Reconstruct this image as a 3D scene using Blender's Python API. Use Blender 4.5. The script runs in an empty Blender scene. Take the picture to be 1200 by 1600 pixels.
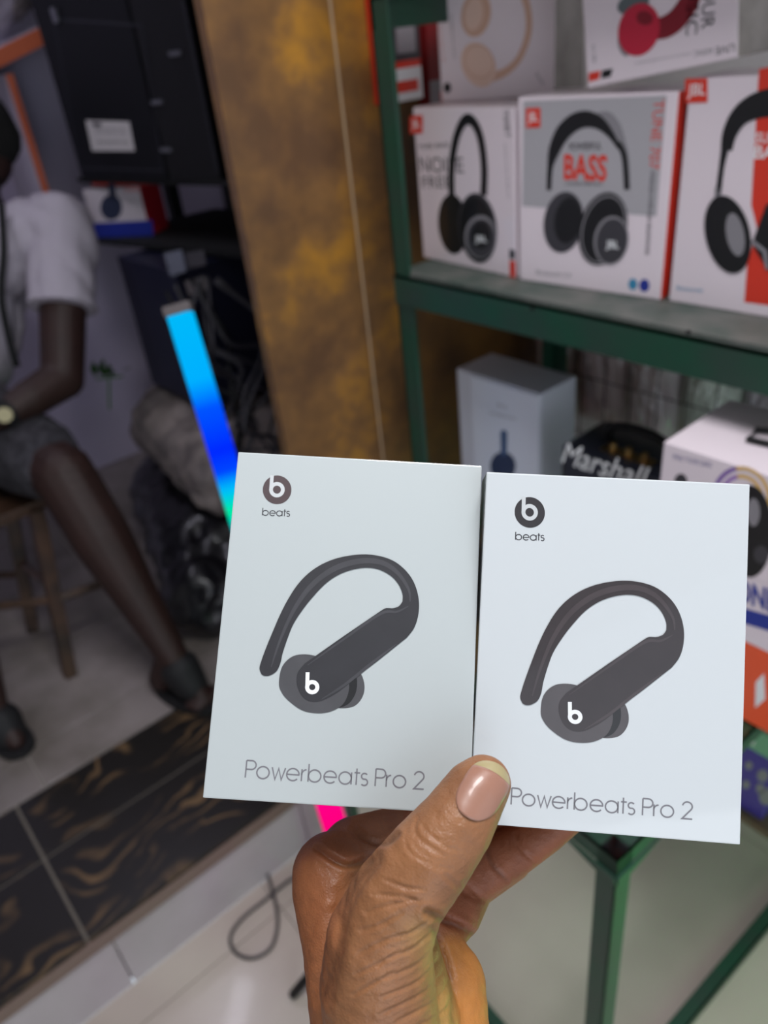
import bpy, bmesh, math, random
import numpy as np
from mathutils import Vector, Matrix, noise
from mathutils.bvhtree import BVHTree

random.seed(7)
S = bpy.context.scene
COL = S.collection
PI = math.pi

# ------------------------------------------------------------------ camera
FPX = 1200.0                       # focal length in pixels of the 1200x1600 frame
PITCH = math.radians(32); HEAD = math.radians(53); ROLL = math.atan2(230, 1900)
CAM = Vector((0, 0, 1.5))
_h = Vector((math.cos(HEAD), math.sin(HEAD), 0)); _z = Vector((0, 0, 1))
FW = (_h * math.cos(PITCH) - _z * math.sin(PITCH)).normalized()
_r = _h.cross(_z).normalized(); _u = _r.cross(FW).normalized()
RT = _r * math.cos(ROLL) - _u * math.sin(ROLL)
UP = _r * math.sin(ROLL) + _u * math.cos(ROLL)
cd = bpy.data.cameras.new('camera'); cam = bpy.data.objects.new('camera', cd); COL.objects.link(cam)
cam.matrix_world = Matrix(((RT.x, UP.x, -FW.x, CAM.x), (RT.y, UP.y, -FW.y, CAM.y), (RT.z, UP.z, -FW.z, CAM.z), (0, 0, 0, 1)))
cd.sensor_fit = 'VERTICAL'; cd.sensor_height = 36; cd.sensor_width = 27; cd.lens = 27.0
cd.clip_start = 0.02; cd.clip_end = 30
cd.dof.use_dof = True; cd.dof.focus_distance = 0.272; cd.dof.aperture_fstop = 27.0 / 3.1
S.camera = cam

# ------------------------------------------------------------------ world, lights, exposure
S.view_settings.view_transform = 'Standard'; S.view_settings.look = 'None'
S.view_settings.exposure = 0.0; S.view_settings.gamma = 1.0; S.view_settings.use_curve_mapping = False
w = bpy.data.worlds.new('world'); S.world = w; w.use_nodes = True
w.node_tree.nodes['Background'].inputs[0].default_value = (0.80, 0.90, 1.0, 1)
w.node_tree.nodes['Background'].inputs[1].default_value = 0.95

def area(name, loc, target, sx, sy, power, col):
    l = bpy.data.lights.new(name, 'AREA'); l.shape = 'RECTANGLE'; l.size = sx; l.size_y = sy; l.energy = power; l.color = col
    o = bpy.data.objects.new(name, l); COL.objects.link(o); o.location = loc
    o.rotation_euler = (Vector(target) - Vector(loc)).to_track_quat('-Z', 'Y').to_euler()
    return o
area('ceiling_tube_light', (0.40, 0.0, 2.70), (0.40, 0.25, 0), 0.9, 0.3, 25, (0.97, 0.98, 1.0))
area('doorway_daylight', (-1.45, -1.75, 1.15), (0.6, 0.7, 0.8), 2.0, 1.7, 25, (0.86, 0.93, 1.0))
area('back_room_tube_light', (0.2, 2.0, 2.5), (0.3, 1.9, 0), 0.8, 0.1, 4.6, (0.86, 0.84, 1.0))

# ------------------------------------------------------------------ helpers
def ray(px, py): return FW + RT * ((px - 600) / FPX) - UP * ((py - 800) / FPX)
def at(px, py, d): return CAM + ray(px, py) * d
def onz(px, py, z): v = ray(px, py); return CAM + v * ((z - CAM.z) / v.z)
def onx(px, py, x): v = ray(px, py); return CAM + v * ((x - CAM.x) / v.x)
def ony(px, py, y): v = ray(px, py); return CAM + v * ((y - CAM.y) / v.y)

def lin(c):
    return tuple((x / 255 / 12.92) if x / 255 <= 0.04045 else ((x / 255 + 0.055) / 1.055) ** 2.4 for x in c) + (1.0,)

_M = {}
def mat(name, c, rough=0.5, metal=0.0, coat=0.0, noise_amt=0.0, scale=30, bump=0.0, spec=0.5, c2=None, emis=0.0, trans=0.0):
    if name in _M: return _M[name]
    m = bpy.data.materials.new(name); m.use_nodes = True; nt = m.node_tree; b = nt.nodes['Principled BSDF']
    col = lin(c); b.inputs['Base Color'].default_value = col
    b.inputs['Roughness'].default_value = rough; b.inputs['Metallic'].default_value = metal
    b.inputs['Coat Weight'].default_value = coat; b.inputs['Coat Roughness'].default_value = 0.06
    b.inputs['Specular IOR Level'].default_value = spec
    b.inputs['Transmission Weight'].default_value = trans
    if emis: b.inputs['Emission Color'].default_value = col; b.inputs['Emission Strength'].default_value = emis
    if noise_amt or bump or c2:
        tc = nt.nodes.new('ShaderNodeTexCoord'); n = nt.nodes.new('ShaderNodeTexNoise')
        n.inputs['Scale'].default_value = scale; n.inputs['Detail'].default_value = 6
        nt.links.new(tc.outputs['Object'], n.inputs['Vector'])
        if noise_amt or c2:
            r = nt.nodes.new('ShaderNodeValToRGB')
            d = lin(c2) if c2 else tuple(x * (1 - noise_amt) for x in col[:3]) + (1,)
            r.color_ramp.elements[0].position = 0.35; r.color_ramp.elements[1].position = 0.65
            r.color_ramp.elements[0].color = d; r.color_ramp.elements[1].color = col
            nt.links.new(n.outputs['Fac'], r.inputs['Fac']); nt.links.new(r.outputs['Color'], b.inputs['Base Color'])
        if bump:
            bp = nt.nodes.new('ShaderNodeBump'); bp.inputs['Strength'].default_value = bump; bp.inputs['Distance'].default_value = 0.01
            nt.links.new(n.outputs['Fac'], bp.inputs['Height']); nt.links.new(bp.outputs['Normal'], b.inputs['Normal'])
    _M[name] = m
    return m

def link(name, me, m, parent=None, smooth=False):
    o = bpy.data.objects.new(name, me); COL.objects.link(o)
    if m is not None:
        for k in (m if isinstance(m, (list, tuple)) else [m]): me.materials.append(k)
    if smooth:
        me.polygons.foreach_set('use_smooth', [True] * len(me.polygons))
    if parent is not None:
        o.parent = parent
        o.matrix_parent_inverse = parent.matrix_basis.inverted()
    return o

def obj(name, bm, m, parent=None, smooth=False, rec=True):
    if rec: bmesh.ops.recalc_face_normals(bm, faces=bm.faces)
    me = bpy.data.meshes.new(name); bm.to_mesh(me); bm.free()
    return link(name, me, m, parent, smooth)

def tag(o, label, cat, group=None):
    o['label'] = label; o['category'] = cat
    if group: o['group'] = group
    return o
def thing(name, label, cat, loc, group=None):
    o = bpy.data.objects.new(name, None); COL.objects.link(o); o.location = loc; o.empty_display_size = 0.02
    return tag(o, label, cat, group)
def struct(o): o['kind'] = 'structure'; return o

def fbox(bm, O, a, b, c, bev=0.0):
    """box with corner O and edge vectors a, b, c"""
    O, a, b, c = Vector(O), Vector(a), Vector(b), Vector(c)
    vs = [bm.verts.new(O + a * i + b * j + c * k) for i in (0, 1) for j in (0, 1) for k in (0, 1)]
    fs = [bm.faces.new([vs[i] for i in f]) for f in ((0, 1, 3, 2), (4, 6, 7, 5), (0, 4, 5, 1), (2, 3, 7, 6), (0, 2, 6, 4), (1, 5, 7, 3))]
    if bev:
        es = list({e for f in fs for e in f.edges})
        bmesh.ops.bevel(bm, geom=es, offset=bev, segments=2, affect='EDGES', profile=0.6)
def bx(x0, x1, y0, y1, z0, z1, bev=0.0):
    bm = bmesh.new(); fbox(bm, (x0, y0, z0), (x1 - x0, 0, 0), (0, y1 - y0, 0), (0, 0, z1 - z0), bev); return bm

def catmull(pts, n=8, closed=False):
    P = [Vector(p) for p in pts]; out = []
    N = len(P); rng = range(N) if closed else range(N - 1)
    for i in rng:
        p0 = P[(i - 1) % N] if (closed or i > 0) else P[0]; p1 = P[i]; p2 = P[(i + 1) % N]
        p3 = P[(i + 2) % N] if (closed or i + 2 < N) else P[-1]
        for k in range(n):
            t = k / n
            out.append(0.5 * ((2 * p1) + (p2 - p0) * t + (2 * p0 - 5 * p1 + 4 * p2 - p3) * t * t + (3 * p1 - p0 - 3 * p2 + p3) * t ** 3))
    if not closed: out.append(P[-1])
    return out

def tube(bm, pts, r, seg=10, closed=False):
    P = [Vector(p) for p in pts]; rings = []; n = len(P)
    rr = r if isinstance(r, (list, tuple)) else [r] * n
    nrm = None
    for i in range(n):
        a = P[(i - 1) % n] if (closed or i > 0) else P[i]; b = P[(i + 1) % n] if (closed or i < n - 1) else P[i]
        t = (b - a).normalized()
        if nrm is None:
            nrm = t.cross(Vector((0, 0, 1)))
            if nrm.length < 0.1: nrm = t.cross(Vector((0, 1, 0)))
        nrm = (nrm - t * nrm.dot(t)).normalized(); bn = t.cross(nrm)
        rings.append([bm.verts.new(P[i] + (nrm * math.cos(2 * PI * k / seg) + bn * math.sin(2 * PI * k / seg)) * rr[i]) for k in range(seg)])
    for i in range(n if closed else n - 1):
        A, B = rings[i], rings[(i + 1) % n]
        for k in range(seg): bm.faces.new((A[k], A[(k + 1) % seg], B[(k + 1) % seg], B[k]))
    if not closed:
        bm.faces.new(rings[0]); bm.faces.new(rings[-1])

def cyl(bm, a, b, r0, r1=None, seg=20): tube(bm, [a, b], [r0, r0 if r1 is None else r1], seg)

def blob(name, chains, voxel, m, parent=None, smooth_it=6, displace=None, extra=None):
    """one continuous surface grown over chains of (point, radius) joints"""
    bm = bmesh.new()
    for ch in chains:
        for i in range(len(ch) - 1):
            (a, ra), (b, rb) = ch[i], ch[i + 1]; a, b = Vector(a), Vector(b)
            n = max(2, int((b - a).length / (min(ra, rb) * 0.3)))
            for k in range(n + 1):
                t = k / n; p = a.lerp(b, t); r = ra + (rb - ra) * t
                bmesh.ops.create_icosphere(bm, subdivisions=2 if voxel > 0.004 else 3, radius=r, matrix=Matrix.Translation(p))
    if extra: extra(bm)
    me = bpy.data.meshes.new(name + '_source'); bm.to_mesh(me); bm.free()
    o = bpy.data.objects.new(name + '_source', me); COL.objects.link(o)
    md = o.modifiers.new('r', 'REMESH'); md.mode = 'VOXEL'; md.voxel_size = voxel
    sm = o.modifiers.new('s', 'SMOOTH'); sm.factor = 0.5; sm.iterations = smooth_it
    dg = bpy.context.evaluated_depsgraph_get(); dg.update()
    me2 = bpy.data.meshes.new_from_object(o.evaluated_get(dg)); me2.name = name
    bpy.data.objects.remove(o); bpy.data.meshes.remove(me)
    if displace: displace(me2)
    me2.materials.clear()
    return link(name, me2, m, parent, smooth=True)

# ---- flat print laid on a face: a plane with an origin, u and v directions and an outward normal
class Face:
    def __init__(s, O, u, v, n):
        s.O, s.u, s.v, s.n = Vector(O), Vector(u).normalized(), Vector(v).normalized(), Vector(n).normalized()
    def uv(s, px, py):
        d = ray(px, py); t = (s.O - CAM).dot(s.n) / d.dot(s.n); p = CAM + d * t - s.O
        return Vector((p.dot(s.u), p.dot(s.v)))
    def P(s, q, off): return s.O + s.u * q[0] + s.v * q[1] + s.n * off
    def poly(s, loops, name, m, parent, off):
        bm = bmesh.new()
        for pts in loops:
            vs = [bm.verts.new(s.P(q, off)) for q in pts]
            f = bm.faces.new(vs); f.normal_update()
            if f.normal.dot(s.n) < 0: f.normal_flip()
        bmesh.ops.triangulate(bm, faces=bm.faces, ngon_method='EAR_CLIP')
        return obj(name, bm, m, parent, rec=False)
    def ribbons(s, lines, width, name, m, parent, off):
        """lines: list of (points, closed); width may be a list per line"""
        bm = bmesh.new()
        for pts, closed in lines:
            P = [Vector((q[0], q[1])) for q in pts]; n = len(P); L, R = [], []
            for i in range(n):
                a = P[(i - 1) % n] if (closed or i > 0) else None; b = P[(i + 1) % n] if (closed or i < n - 1) else None
                d1 = (P[i] - a).normalized() if a is not None and (P[i] - a).length > 1e-9 else None
                d2 = (b - P[i]).normalized() if b is not None and (b - P[i]).length > 1e-9 else None
                if d1 is None: d1 = d2
                if d2 is None: d2 = d1
                t = (d1 + d2); t = t.normalized() if t.length > 1e-6 else d1
                nn = Vector((-t.y, t.x)); k = 1 / max(0.4, nn.dot(Vector((-d1.y, d1.x))))
                wd = width[i] if isinstance(width, (list, tuple)) else width
                L.append(bm.verts.new(s.P(P[i] + nn * wd * k / 2, off))); R.append(bm.verts.new(s.P(P[i] - nn * wd * k / 2, off)))
            for i in range(n if closed else n - 1):
                j = (i + 1) % n
                f = bm.faces.new((L[i], R[i], R[j], L[j])); f.normal_update()
                if f.normal.dot(s.n) < 0: f.normal_flip()
        return obj(name, bm, m, parent, rec=False)
    def ell(s, c, ru, rv, ang=0, n=40):
        ca, sa = math.cos(ang), math.sin(ang)
        return [(c[0] + ru * math.cos(t) * ca - rv * math.sin(t) * sa, c[1] + ru * math.cos(t) * sa + rv * math.sin(t) * ca) for t in [2 * PI * k / n for k in range(n)]]
    def pix(s, pts): return [s.uv(*p) for p in pts]
    def ellpx(s, px, py, rx, ry, ang=0, n=40):
        """ellipse given in picture pixels and carried onto the face"""
        a = math.radians(ang); out = []
        for k in range(n):
            t = 2 * PI * k / n; x, y = rx * math.cos(t), ry * math.sin(t)
            out.append(s.uv(px + x * math.cos(a) - y * math.sin(a), py + x * math.sin(a) + y * math.cos(a)))
        return out
    def text(s, body, o, e, height, name, m, parent, off, bold=0.0, shear=0.0, stretch=True):
        """letters from point o to point e (uv), cap height given; runs in direction o->e"""
        c = bpy.data.curves.new('t', 'FONT'); c.body = body; c.size = 1; c.offset = bold; c.shear = shear; c.resolution_u = 3
        t = bpy.data.objects.new('t', c); COL.objects.link(t)
        dg = bpy.context.evaluated_depsgraph_get(); dg.update()
        me = bpy.data.meshes.new_from_object(t.evaluated_get(dg)); bpy.data.objects.remove(t); bpy.data.curves.remove(c)
        n = len(me.vertices); co = np.empty(n * 3); me.vertices.foreach_get('co', co); co = co.reshape(-1, 3)
        x0, x1 = co[:, 0].min(), co[:, 0].max()
        o, e = Vector(o), Vector(e); d = e - o; L = d.length; d.normalize(); q = Vector((-d.y, d.x))
        sx = L / (x1 - x0); sy = height / 0.73
        for v in me.vertices:
            p = o + d * ((v.co.x - x0) * sx) + q * (v.co.y * sy)
            v.co = s.P(p, off)
        me.update(); 
        me.materials.clear()
        if len(me.polygons) and sum(p.normal.dot(s.n) * p.area for p in me.polygons) < 0: me.flip_normals()
        return link(name, me, m, parent)
    def textpx(s, body, a, b, hpx, name, m, parent, off, **k):
        A, B = s.uv(*a), s.uv(*b)
        mid = ((a[0] + b[0]) / 2, (a[1] + b[1]) / 2); dx, dy = b[0] - a[0], b[1] - a[1]; l = math.hypot(dx, dy)
        H = s.uv(mid[0] + dy / l * hpx, mid[1] - dx / l * hpx); M0 = (A + B) / 2
        return s.text(body, A, B, (H - M0).length, name, m, parent, off, **k)

# ---- geometric single-stroke letters (round, thin, single-storey a)
def arc(cx, cy, r, a0, a1, n=18, ry=None):
    ry = ry or r
    return [(cx + r * math.cos(math.radians(a0 + (a1 - a0) * k / n)), cy + ry * math.sin(math.radians(a0 + (a1 - a0) * k / n))) for k in range(n + 1)]
X = 0.70; R0 = 0.35
def circ(cx): return (arc(cx, R0, R0, 0, 350, 35), True)
GL = {
 'P': (0.62, [([(0.0, 0), (0, 1)], False), ([(0, 1), (0.30, 1)] + arc(0.30, 0.745, 0.255, 90, -90) + [(0, 0.49)], False)]),
 'o': (0.86, [circ(0.36)]),
 'w': (0.84, [([(0, X), (0.2, 0), (0.38, X * 0.93), (0.56, 0), (0.76, X)], False)]),
 'e': (0.86, [([(0.02, R0), (0.70, R0)] + arc(0.36, R0, R0, 0, 318, 36)[1:], False)]),
 'r': (0.38, [([(0, 0), (0, X)], False), ([(0, 0.36)] + arc(0.28, 0.40, 0.28, 180, 95, 8), False)]),
 'b': (0.88, [([(0, 0), (0, 1.03)], False), circ(0.36)]),
 'a': (0.86, [([(0.70, 0), (0.70, X)], False), circ(0.35)]),
 't': (0.38, [([(0.13, 0), (0.13, 0.95)], False), ([(0, X), (0.32, X)], False)]),
 's': (0.50, [(arc(0.2, 0.52, 0.17, 35, 250, 14) + arc(0.2, 0.18, 0.19, 70, -140, 14), False)]),
 ' ': (0.33, []),
 '2': (0.62, [(arc(0.27, 0.73, 0.27, 170, -35, 14) + [(0.0, 0.0), (0.56, 0.0)], False)]),
}
def stroke_text(face, body, o, e, cap, wd, name, m, parent, off):
    lines = []; x = 0; adv = 0
    for ch in body:
        a, ls = GL[ch]
        for pts, cl in ls: lines.append(([(p[0] + x, p[1]) for p in pts], cl))
        adv = x + a; x = adv
    xm = max(p[0] for l in lines for p in l[0])
    o, e = Vector(o), Vector(e); d = e - o; k = d.length / xm; d.normalize(); q = Vector((-d.y, d.x))
    L2 = [([o + d * (p[0] * k) + q * (p[1] * cap) for p in l], c) for l, c in lines]
    return face.ribbons(L2, wd, name, m, parent, off)

# ------------------------------------------------------------------ palette
GREEN = mat('green_paint', (24, 70, 52), 0.42, scale=14, bump=0.05, c2=(40, 64, 54))
BLACK = mat('black_plastic', (12, 12, 15), 0.5, spec=0.35)
BLACKM = mat('black_matte', (10, 10, 13), 0.8)
NAVY = mat('navy_plastic', (14, 17, 38), 0.5)
WHITEC = mat('white_card', (234, 220, 228), 0.35, coat=0.35)
GREYC = mat('grey_print', (176, 172, 178), 0.35, coat=0.35)
RED = mat('red_print', (222, 58, 40), 0.35, coat=0.3)
ORANGE = mat('orange_print', (236, 88, 48), 0.4, coat=0.2)
INK = mat('black_ink', (22, 22, 26), 0.4, coat=0.25)
INK2 = mat('charcoal_ink', (62, 60, 66), 0.4, coat=0.25)
INK3 = mat('silver_ink', (140, 136, 142), 0.4, coat=0.25)
GREYT = mat('grey_lettering', (120, 118, 124), 0.45)
WHT = mat('white_ink', (235, 235, 238), 0.45)
TAN = mat('tan_ink', (214, 172, 152), 0.45)
TAN2 = mat('light_tan_ink', (230, 196, 182), 0.45)
BLUE = mat('blue_ink', (40, 56, 150), 0.45)
TEAL = mat('teal_ink', (60, 140, 180), 0.45)
WOOD = mat('dark_wood', (74, 50, 34), 0.55, c2=(40, 26, 18), scale=18)
SKIN2 = mat('dark_skin', (46, 24, 20), 0.6, noise_amt=0.2, scale=25)

# ------------------------------------------------------------------ the setting
def tiled(name, x0, x1, y0, y1, z, tx, ty, ox, oy, base_m, tile_m, th=0.012, gap=0.003, fixed_rows=None):
    """bed + separate tiles standing proud of it"""
    bed = struct(obj(name, bx(x0, x1, y0, y1, z - 0.08, z - 0.004), base_m))
    xs = []; k = math.floor((x0 - ox) / tx)
    while ox + k * tx < x1: xs.append((max(x0, ox + k * tx), min(x1, ox + (k + 1) * tx))); k += 1
    ys = fixed_rows or []
    if not ys:
        k = math.floor((y0 - oy) / ty)
        while oy + k * ty < y1: ys.append((max(y0, oy + k * ty), min(y1, oy + (k + 1) * ty))); k += 1
    for a, b in xs:
        for c, d in ys:
            if b - a < 0.02 or d - c < 0.02: continue
            obj('tile', bx(a + gap / 2, b - gap / 2, c + gap / 2, d - gap / 2, z - th, z, 0.0012), tile_m, bed)
    return bed

def floor_material(name, c, c2, rough, scale):
    m = mat(name, c, rough, c2=c2, scale=scale, coat=0.15); return m
FT = floor_material('pale_floor_tile', (202, 190, 180), (186, 172, 164), 0.22, 3.0)
FT2 = floor_material('grey_floor_tile', (150, 140, 138), (116, 108, 102), 0.25, 5.0)
GROUT = mat('grout', (150, 142, 136), 0.9)
tiled('floor', -1.6, 1.3, -2.2, 1.0, 0.0, 0.8, 0.8, 0.31, 0.12, GROUT, FT, gap=0.002)

def marble_material():
    m = bpy.data.materials.new('black_gold_marble'); m.use_nodes = True; nt = m.node_tree; b = nt.nodes['Principled BSDF']
    tc = nt.nodes.new('ShaderNodeTexCoord'); mp = nt.nodes.new('ShaderNodeMapping')
    mp.inputs['Scale'].default_value = (1.0, 1.25, 1)
    nt.links.new(tc.outputs['Object'], mp.inputs['Vector'])
    n0 = nt.nodes.new('ShaderNodeTexNoise'); n0.inputs['Scale'].default_value = 4.5; n0.inputs['Detail'].default_value = 1.5
    nt.links.new(mp.outputs['Vector'], n0.inputs['Vector'])
    mx = nt.nodes.new('ShaderNodeMix'); mx.data_type = 'VECTOR'; mx.inputs[0].default_value = 0.30
    nt.links.new(mp.outputs['Vector'], mx.inputs[4]); nt.links.new(n0.outputs['Color'], mx.inputs[5])
    wv = nt.nodes.new('ShaderNodeTexWave'); wv.wave_type = 'RINGS'; wv.inputs['Scale'].default_value = 8.0; wv.inputs['Distortion'].default_value = 7.0
    wv.inputs['Detail'].default_value = 1.5; wv.inputs['Detail Scale'].default_value = 1.6
    nt.links.new(mx.outputs[1], wv.inputs['Vector'])
    n1 = nt.nodes.new('ShaderNodeTexNoise'); n1.inputs['Scale'].default_value = 9; n1.inputs['Detail'].default_value = 2
    nt.links.new(mp.outputs['Vector'], n1.inputs['Vector'])
    rp = nt.nodes.new('ShaderNodeValToRGB'); rp.color_ramp.elements[0].position = 0.60; rp.color_ramp.elements[1].position = 0.98
    rp.color_ramp.elements[0].color = (0, 0, 0, 1)
    nt.links.new(wv.outputs['Fac'], rp.inputs['Fac'])
    r2 = nt.nodes.new('ShaderNodeValToRGB'); r2.color_ramp.elements[0].position = 0.47; r2.color_ramp.elements[1].position = 0.66
    nt.links.new(n1.outputs['Fac'], r2.inputs['Fac'])
    mu = nt.nodes.new('ShaderNodeMath'); mu.operation = 'MULTIPLY'
    nt.links.new(rp.outputs['Color'], mu.inputs[0]); nt.links.new(r2.outputs['Color'], mu.inputs[1])
    cm = nt.nodes.new('ShaderNodeMix'); cm.data_type = 'RGBA'
    cm.inputs[6].default_value = lin((32, 29, 27)); cm.inputs[7].default_value = lin((112, 88, 62))
    nt.links.new(mu.outputs[0], cm.inputs[0]); nt.links.new(cm.outputs[2], b.inputs['Base Color'])
    b.inputs['Roughness'].default_value = 0.3
    return m
MARB = marble_material()
STEP_Z = 0.2
tiled('floor_step', -1.6, 1.3, 1.0, 1.385, STEP_Z, 0.62, 1, -0.015, 0, mat('pale_grout', (120, 112, 104), 0.8), MARB, gap=0.006,
      fixed_rows=[(0.992, 1.213), (1.213, 1.385)])
tiled('floor_upper', -1.6, 1.6, 1.385, 2.75, STEP_Z, 0.40, 0.32, 0.05, 1.385 + 0.13, GROUT, FT2, gap=0.005)
# white riser of the step with its pale tiles, and the nosing strip under the marble
riser = struct(obj('trim_riser', bx(-1.6, 1.3, 1.012, 1.05, 0, 0.187), mat('riser_grout', (164, 154, 156), 0.8)))
RT_M = mat('riser_tile', (186, 176, 182), 0.35, c2=(170, 160, 164), scale=4, bump=0.02)
for k in range(-4, 4):
    obj('tile', bx(0.02 + k * 0.42, 0.02 + k * 0.42 + 0.417, 0.9985, 1.013, 0.0005, 0.1575, 0.001), RT_M, riser)
struct(obj('trim_nosing', bx(-1.6, 1.3, 0.990, 1.012, 0.158, 0.1875, 0.002), mat('brown_nosing', (120, 100, 92), 0.5)))

# mustard wall between the doorway and the rack
def mustard():
    m = bpy.data.materials.new('mustard_worn_paint'); m.use_nodes = True; nt = m.node_tree; b = nt.nodes['Principled BSDF']
    tc = nt.nodes.new('ShaderNodeTexCoord')
    n1 = nt.nodes.new('ShaderNodeTexNoise'); n1.inputs['Scale'].default_value = 5.5; n1.inputs['Detail'].default_value = 5; n1.inputs['Roughness'].default_value = 0.6
    n2 = nt.nodes.new('ShaderNodeTexNoise'); n2.inputs['Scale'].default_value = 11; n2.inputs['Detail'].default_value = 6; n2.inputs['Roughness'].default_value = 0.65
    for n in (n1, n2): nt.links.new(tc.outputs['Object'], n.inputs['Vector'])
    r1 = nt.nodes.new('ShaderNodeValToRGB')
    e = r1.color_ramp.elements; e[0].position = 0.36; e[0].color = lin((108, 78, 54)); e[1].position = 0.72; e[1].color = lin((184, 130, 36))
    k = r1.color_ramp.elements.new(0.52); k.color = lin((130, 94, 56))
    nt.links.new(n1.outputs['Fac'], r1.inputs['Fac'])
    r2 = nt.nodes.new('ShaderNodeValToRGB'); r2.color_ramp.elements[0].position = 0.35; r2.color_ramp.elements[1].position = 0.7
    r2.color_ramp.elements[0].color = (0.72, 0.70, 0.68, 1); r2.color_ramp.elements[1].color = (1.1, 1.05, 1, 1)
    nt.links.new(n2.outputs['Fac'], r2.inputs['Fac'])
    mx = nt.nodes.new('ShaderNodeMix'); mx.data_type = 'RGBA'; mx.blend_type = 'MULTIPLY'; mx.inputs[0].default_value = 0.8
    nt.links.new(r1.outputs['Color'], mx.inputs[6]); nt.links.new(r2.outputs['Color'], mx.inputs[7]); nt.links.new(mx.outputs[2], b.inputs['Base Color'])
    bp = nt.nodes.new('ShaderNodeBump'); bp.inputs['Strength'].default_value = 0.25; bp.inputs['Distance'].default_value = 0.004
    nt.links.new(n2.outputs['Fac'], bp.inputs['Height']); nt.links.new(bp.outputs['Normal'], b.inputs['Normal'])
    b.inputs['Roughness'].default_value = 0.42
    return m
MUST = mustard()
wall_m = struct(obj('wall_mustard', bx(0.598, 0.89, 1.05, 1.07, 0.201, 2.8), MUST))
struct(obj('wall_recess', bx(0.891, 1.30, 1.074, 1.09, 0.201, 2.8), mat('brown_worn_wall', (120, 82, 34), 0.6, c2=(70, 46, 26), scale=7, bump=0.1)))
bmc = bmesh.new(); tube(bmc, [(0.803, 1.048, 0.22), (0.8035, 1.048, 1.2), (0.803, 1.048, 2.5)], 0.0022, 6)
tag(obj('wall_cable', bmc, mat('pale_cable', (176, 150, 120), 0.5)), 'thin pale cable running straight up the mustard wall', 'cable')
DARKW = mat('dim_lavender_wall', (206, 196, 222), 0.8, noise_amt=0.12, scale=3)
struct(obj('wall_back', bx(-1.6, 1.6, 2.75, 2.85, 0, 2.8), DARKW))
struct(obj('wall_side', bx(-1.7, -1.6, -2.2, 2.85, 0, 2.8), mat('pale_wall', (196, 192, 190), 0.8)))
struct(obj('wall_shop', bx(1.30, 1.40, -2.2, 1.19, 0, 2.8), mat('shop_wall', (206, 200, 202), 0.7, noise_amt=0.2, scale=5)))
struct(obj('wall_inner', bx(1.5, 1.6, 1.19, 2.75, 0, 2.8), mat('inner_wall', (34, 32, 36), 0.9)))
struct(obj('wall_far', bx(1.3, 1.6, 1.10, 1.19, 0, 2.8), DARKW))
struct(obj('ceiling', bx(-1.7, 1.6, -2.2, 2.85, 2.8, 2.9), mat('ceiling_paint', (214, 212, 210), 0.8)))
struct(obj('wall_lintel', bx(-1.6, 0.598, 1.1, 1.19, 2.1, 2.8), mat('pale_wall', (0, 0, 0))))

# ------------------------------------------------------------------ green steel rack
def angle(bm, a, b, u, v, wd=0.034, th=0.003):
    """steel angle from a to b with flanges along u and v"""
    a, b, u, v = Vector(a), Vector(b), Vector(u), Vector(v)
    fbox(bm, a, b - a, u * wd, v * th); fbox(bm, a, b - a, u * th, v * wd)
RX0, RX1, RY0, RY1 = 0.765, 1.15, -0.35, 0.915
SH = 1.18
rack = thing('steel_rack', 'tall green painted angle-iron rack holding the boxed headphones beside the mustard wall', 'rack', (RX0, RY1, 0))
for (x, y, u, v, z0) in ((RX0, RY1, (1, 0, 0), (0, -1, 0), 0), (RX0, RY0, (1, 0, 0), (0, 1, 0), 0), (RX1, RY1, (-1, 0, 0), (0, -1, 0), 0), (RX1, RY0, (-1, 0, 0), (0, 1, 0), 0)):
    bm = bmesh.new(); angle(bm, (x, y, z0), (x, y, 2.3), u, v); obj('post', bm, GREEN, rack)
for zz in (SH, 1.62):
    bm = bmesh.new()
    if zz == SH:
        angle(bm, (RX0 - 0.003, RY1, zz), (RX0 - 0.003, RY0, zz), (0, 0, -1), (1, 0, 0), wd=0.044)
    else:
        angle(bm, (RX0 - 0.003, RY1, zz), (RX0 - 0.003, RY0, zz), (0, 0, -1), (1, 0, 0), wd=0.044)
    obj('front_rail', bm, GREEN, rack)
for (zz) in (SH, 1.535):
    bm = bmesh.new(); angle(bm, (RX0, RY1 - 0.003, zz), (RX1, RY1 - 0.003, zz), (0, 0, -1), (0, -1, 0), wd=0.036); obj('side_rail', bm, GREEN, rack)
bm = bmesh.new(); angle(bm, (RX1, RY1, SH), (RX1, RY0, SH), (0, 0, -1), (-1, 0, 0)); obj('rear_rail', bm, GREEN, rack)
obj('shelf_board', bx(RX0 + 0.001, RX1 - 0.004, RY0 + 0.002, RY1 - 0.004, SH + 0.0005, SH + 0.006), mat('worn_shelf_board', (104, 104, 100), 0.6, c2=(70, 82, 76), scale=20), rack)
obj('upper_board', bx(RX0 + 0.001, RX1 - 0.004, RY0 + 0.002, RY1 - 0.004, 1.622, 1.63), mat('worn_shelf_board', (0, 0, 0)), rack)
bm = bmesh.new()
for (hx, hy) in ((832, 482), (1076, 519)):
    bm = bmesh.new(); p = onx(hx, hy, RX0 - 0.0045); cyl(bm, p, p + Vector((-0.001, 0, 0)), 0.0028, seg=14); obj('bolt_hole', bm, BLACKM, rack)


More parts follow.
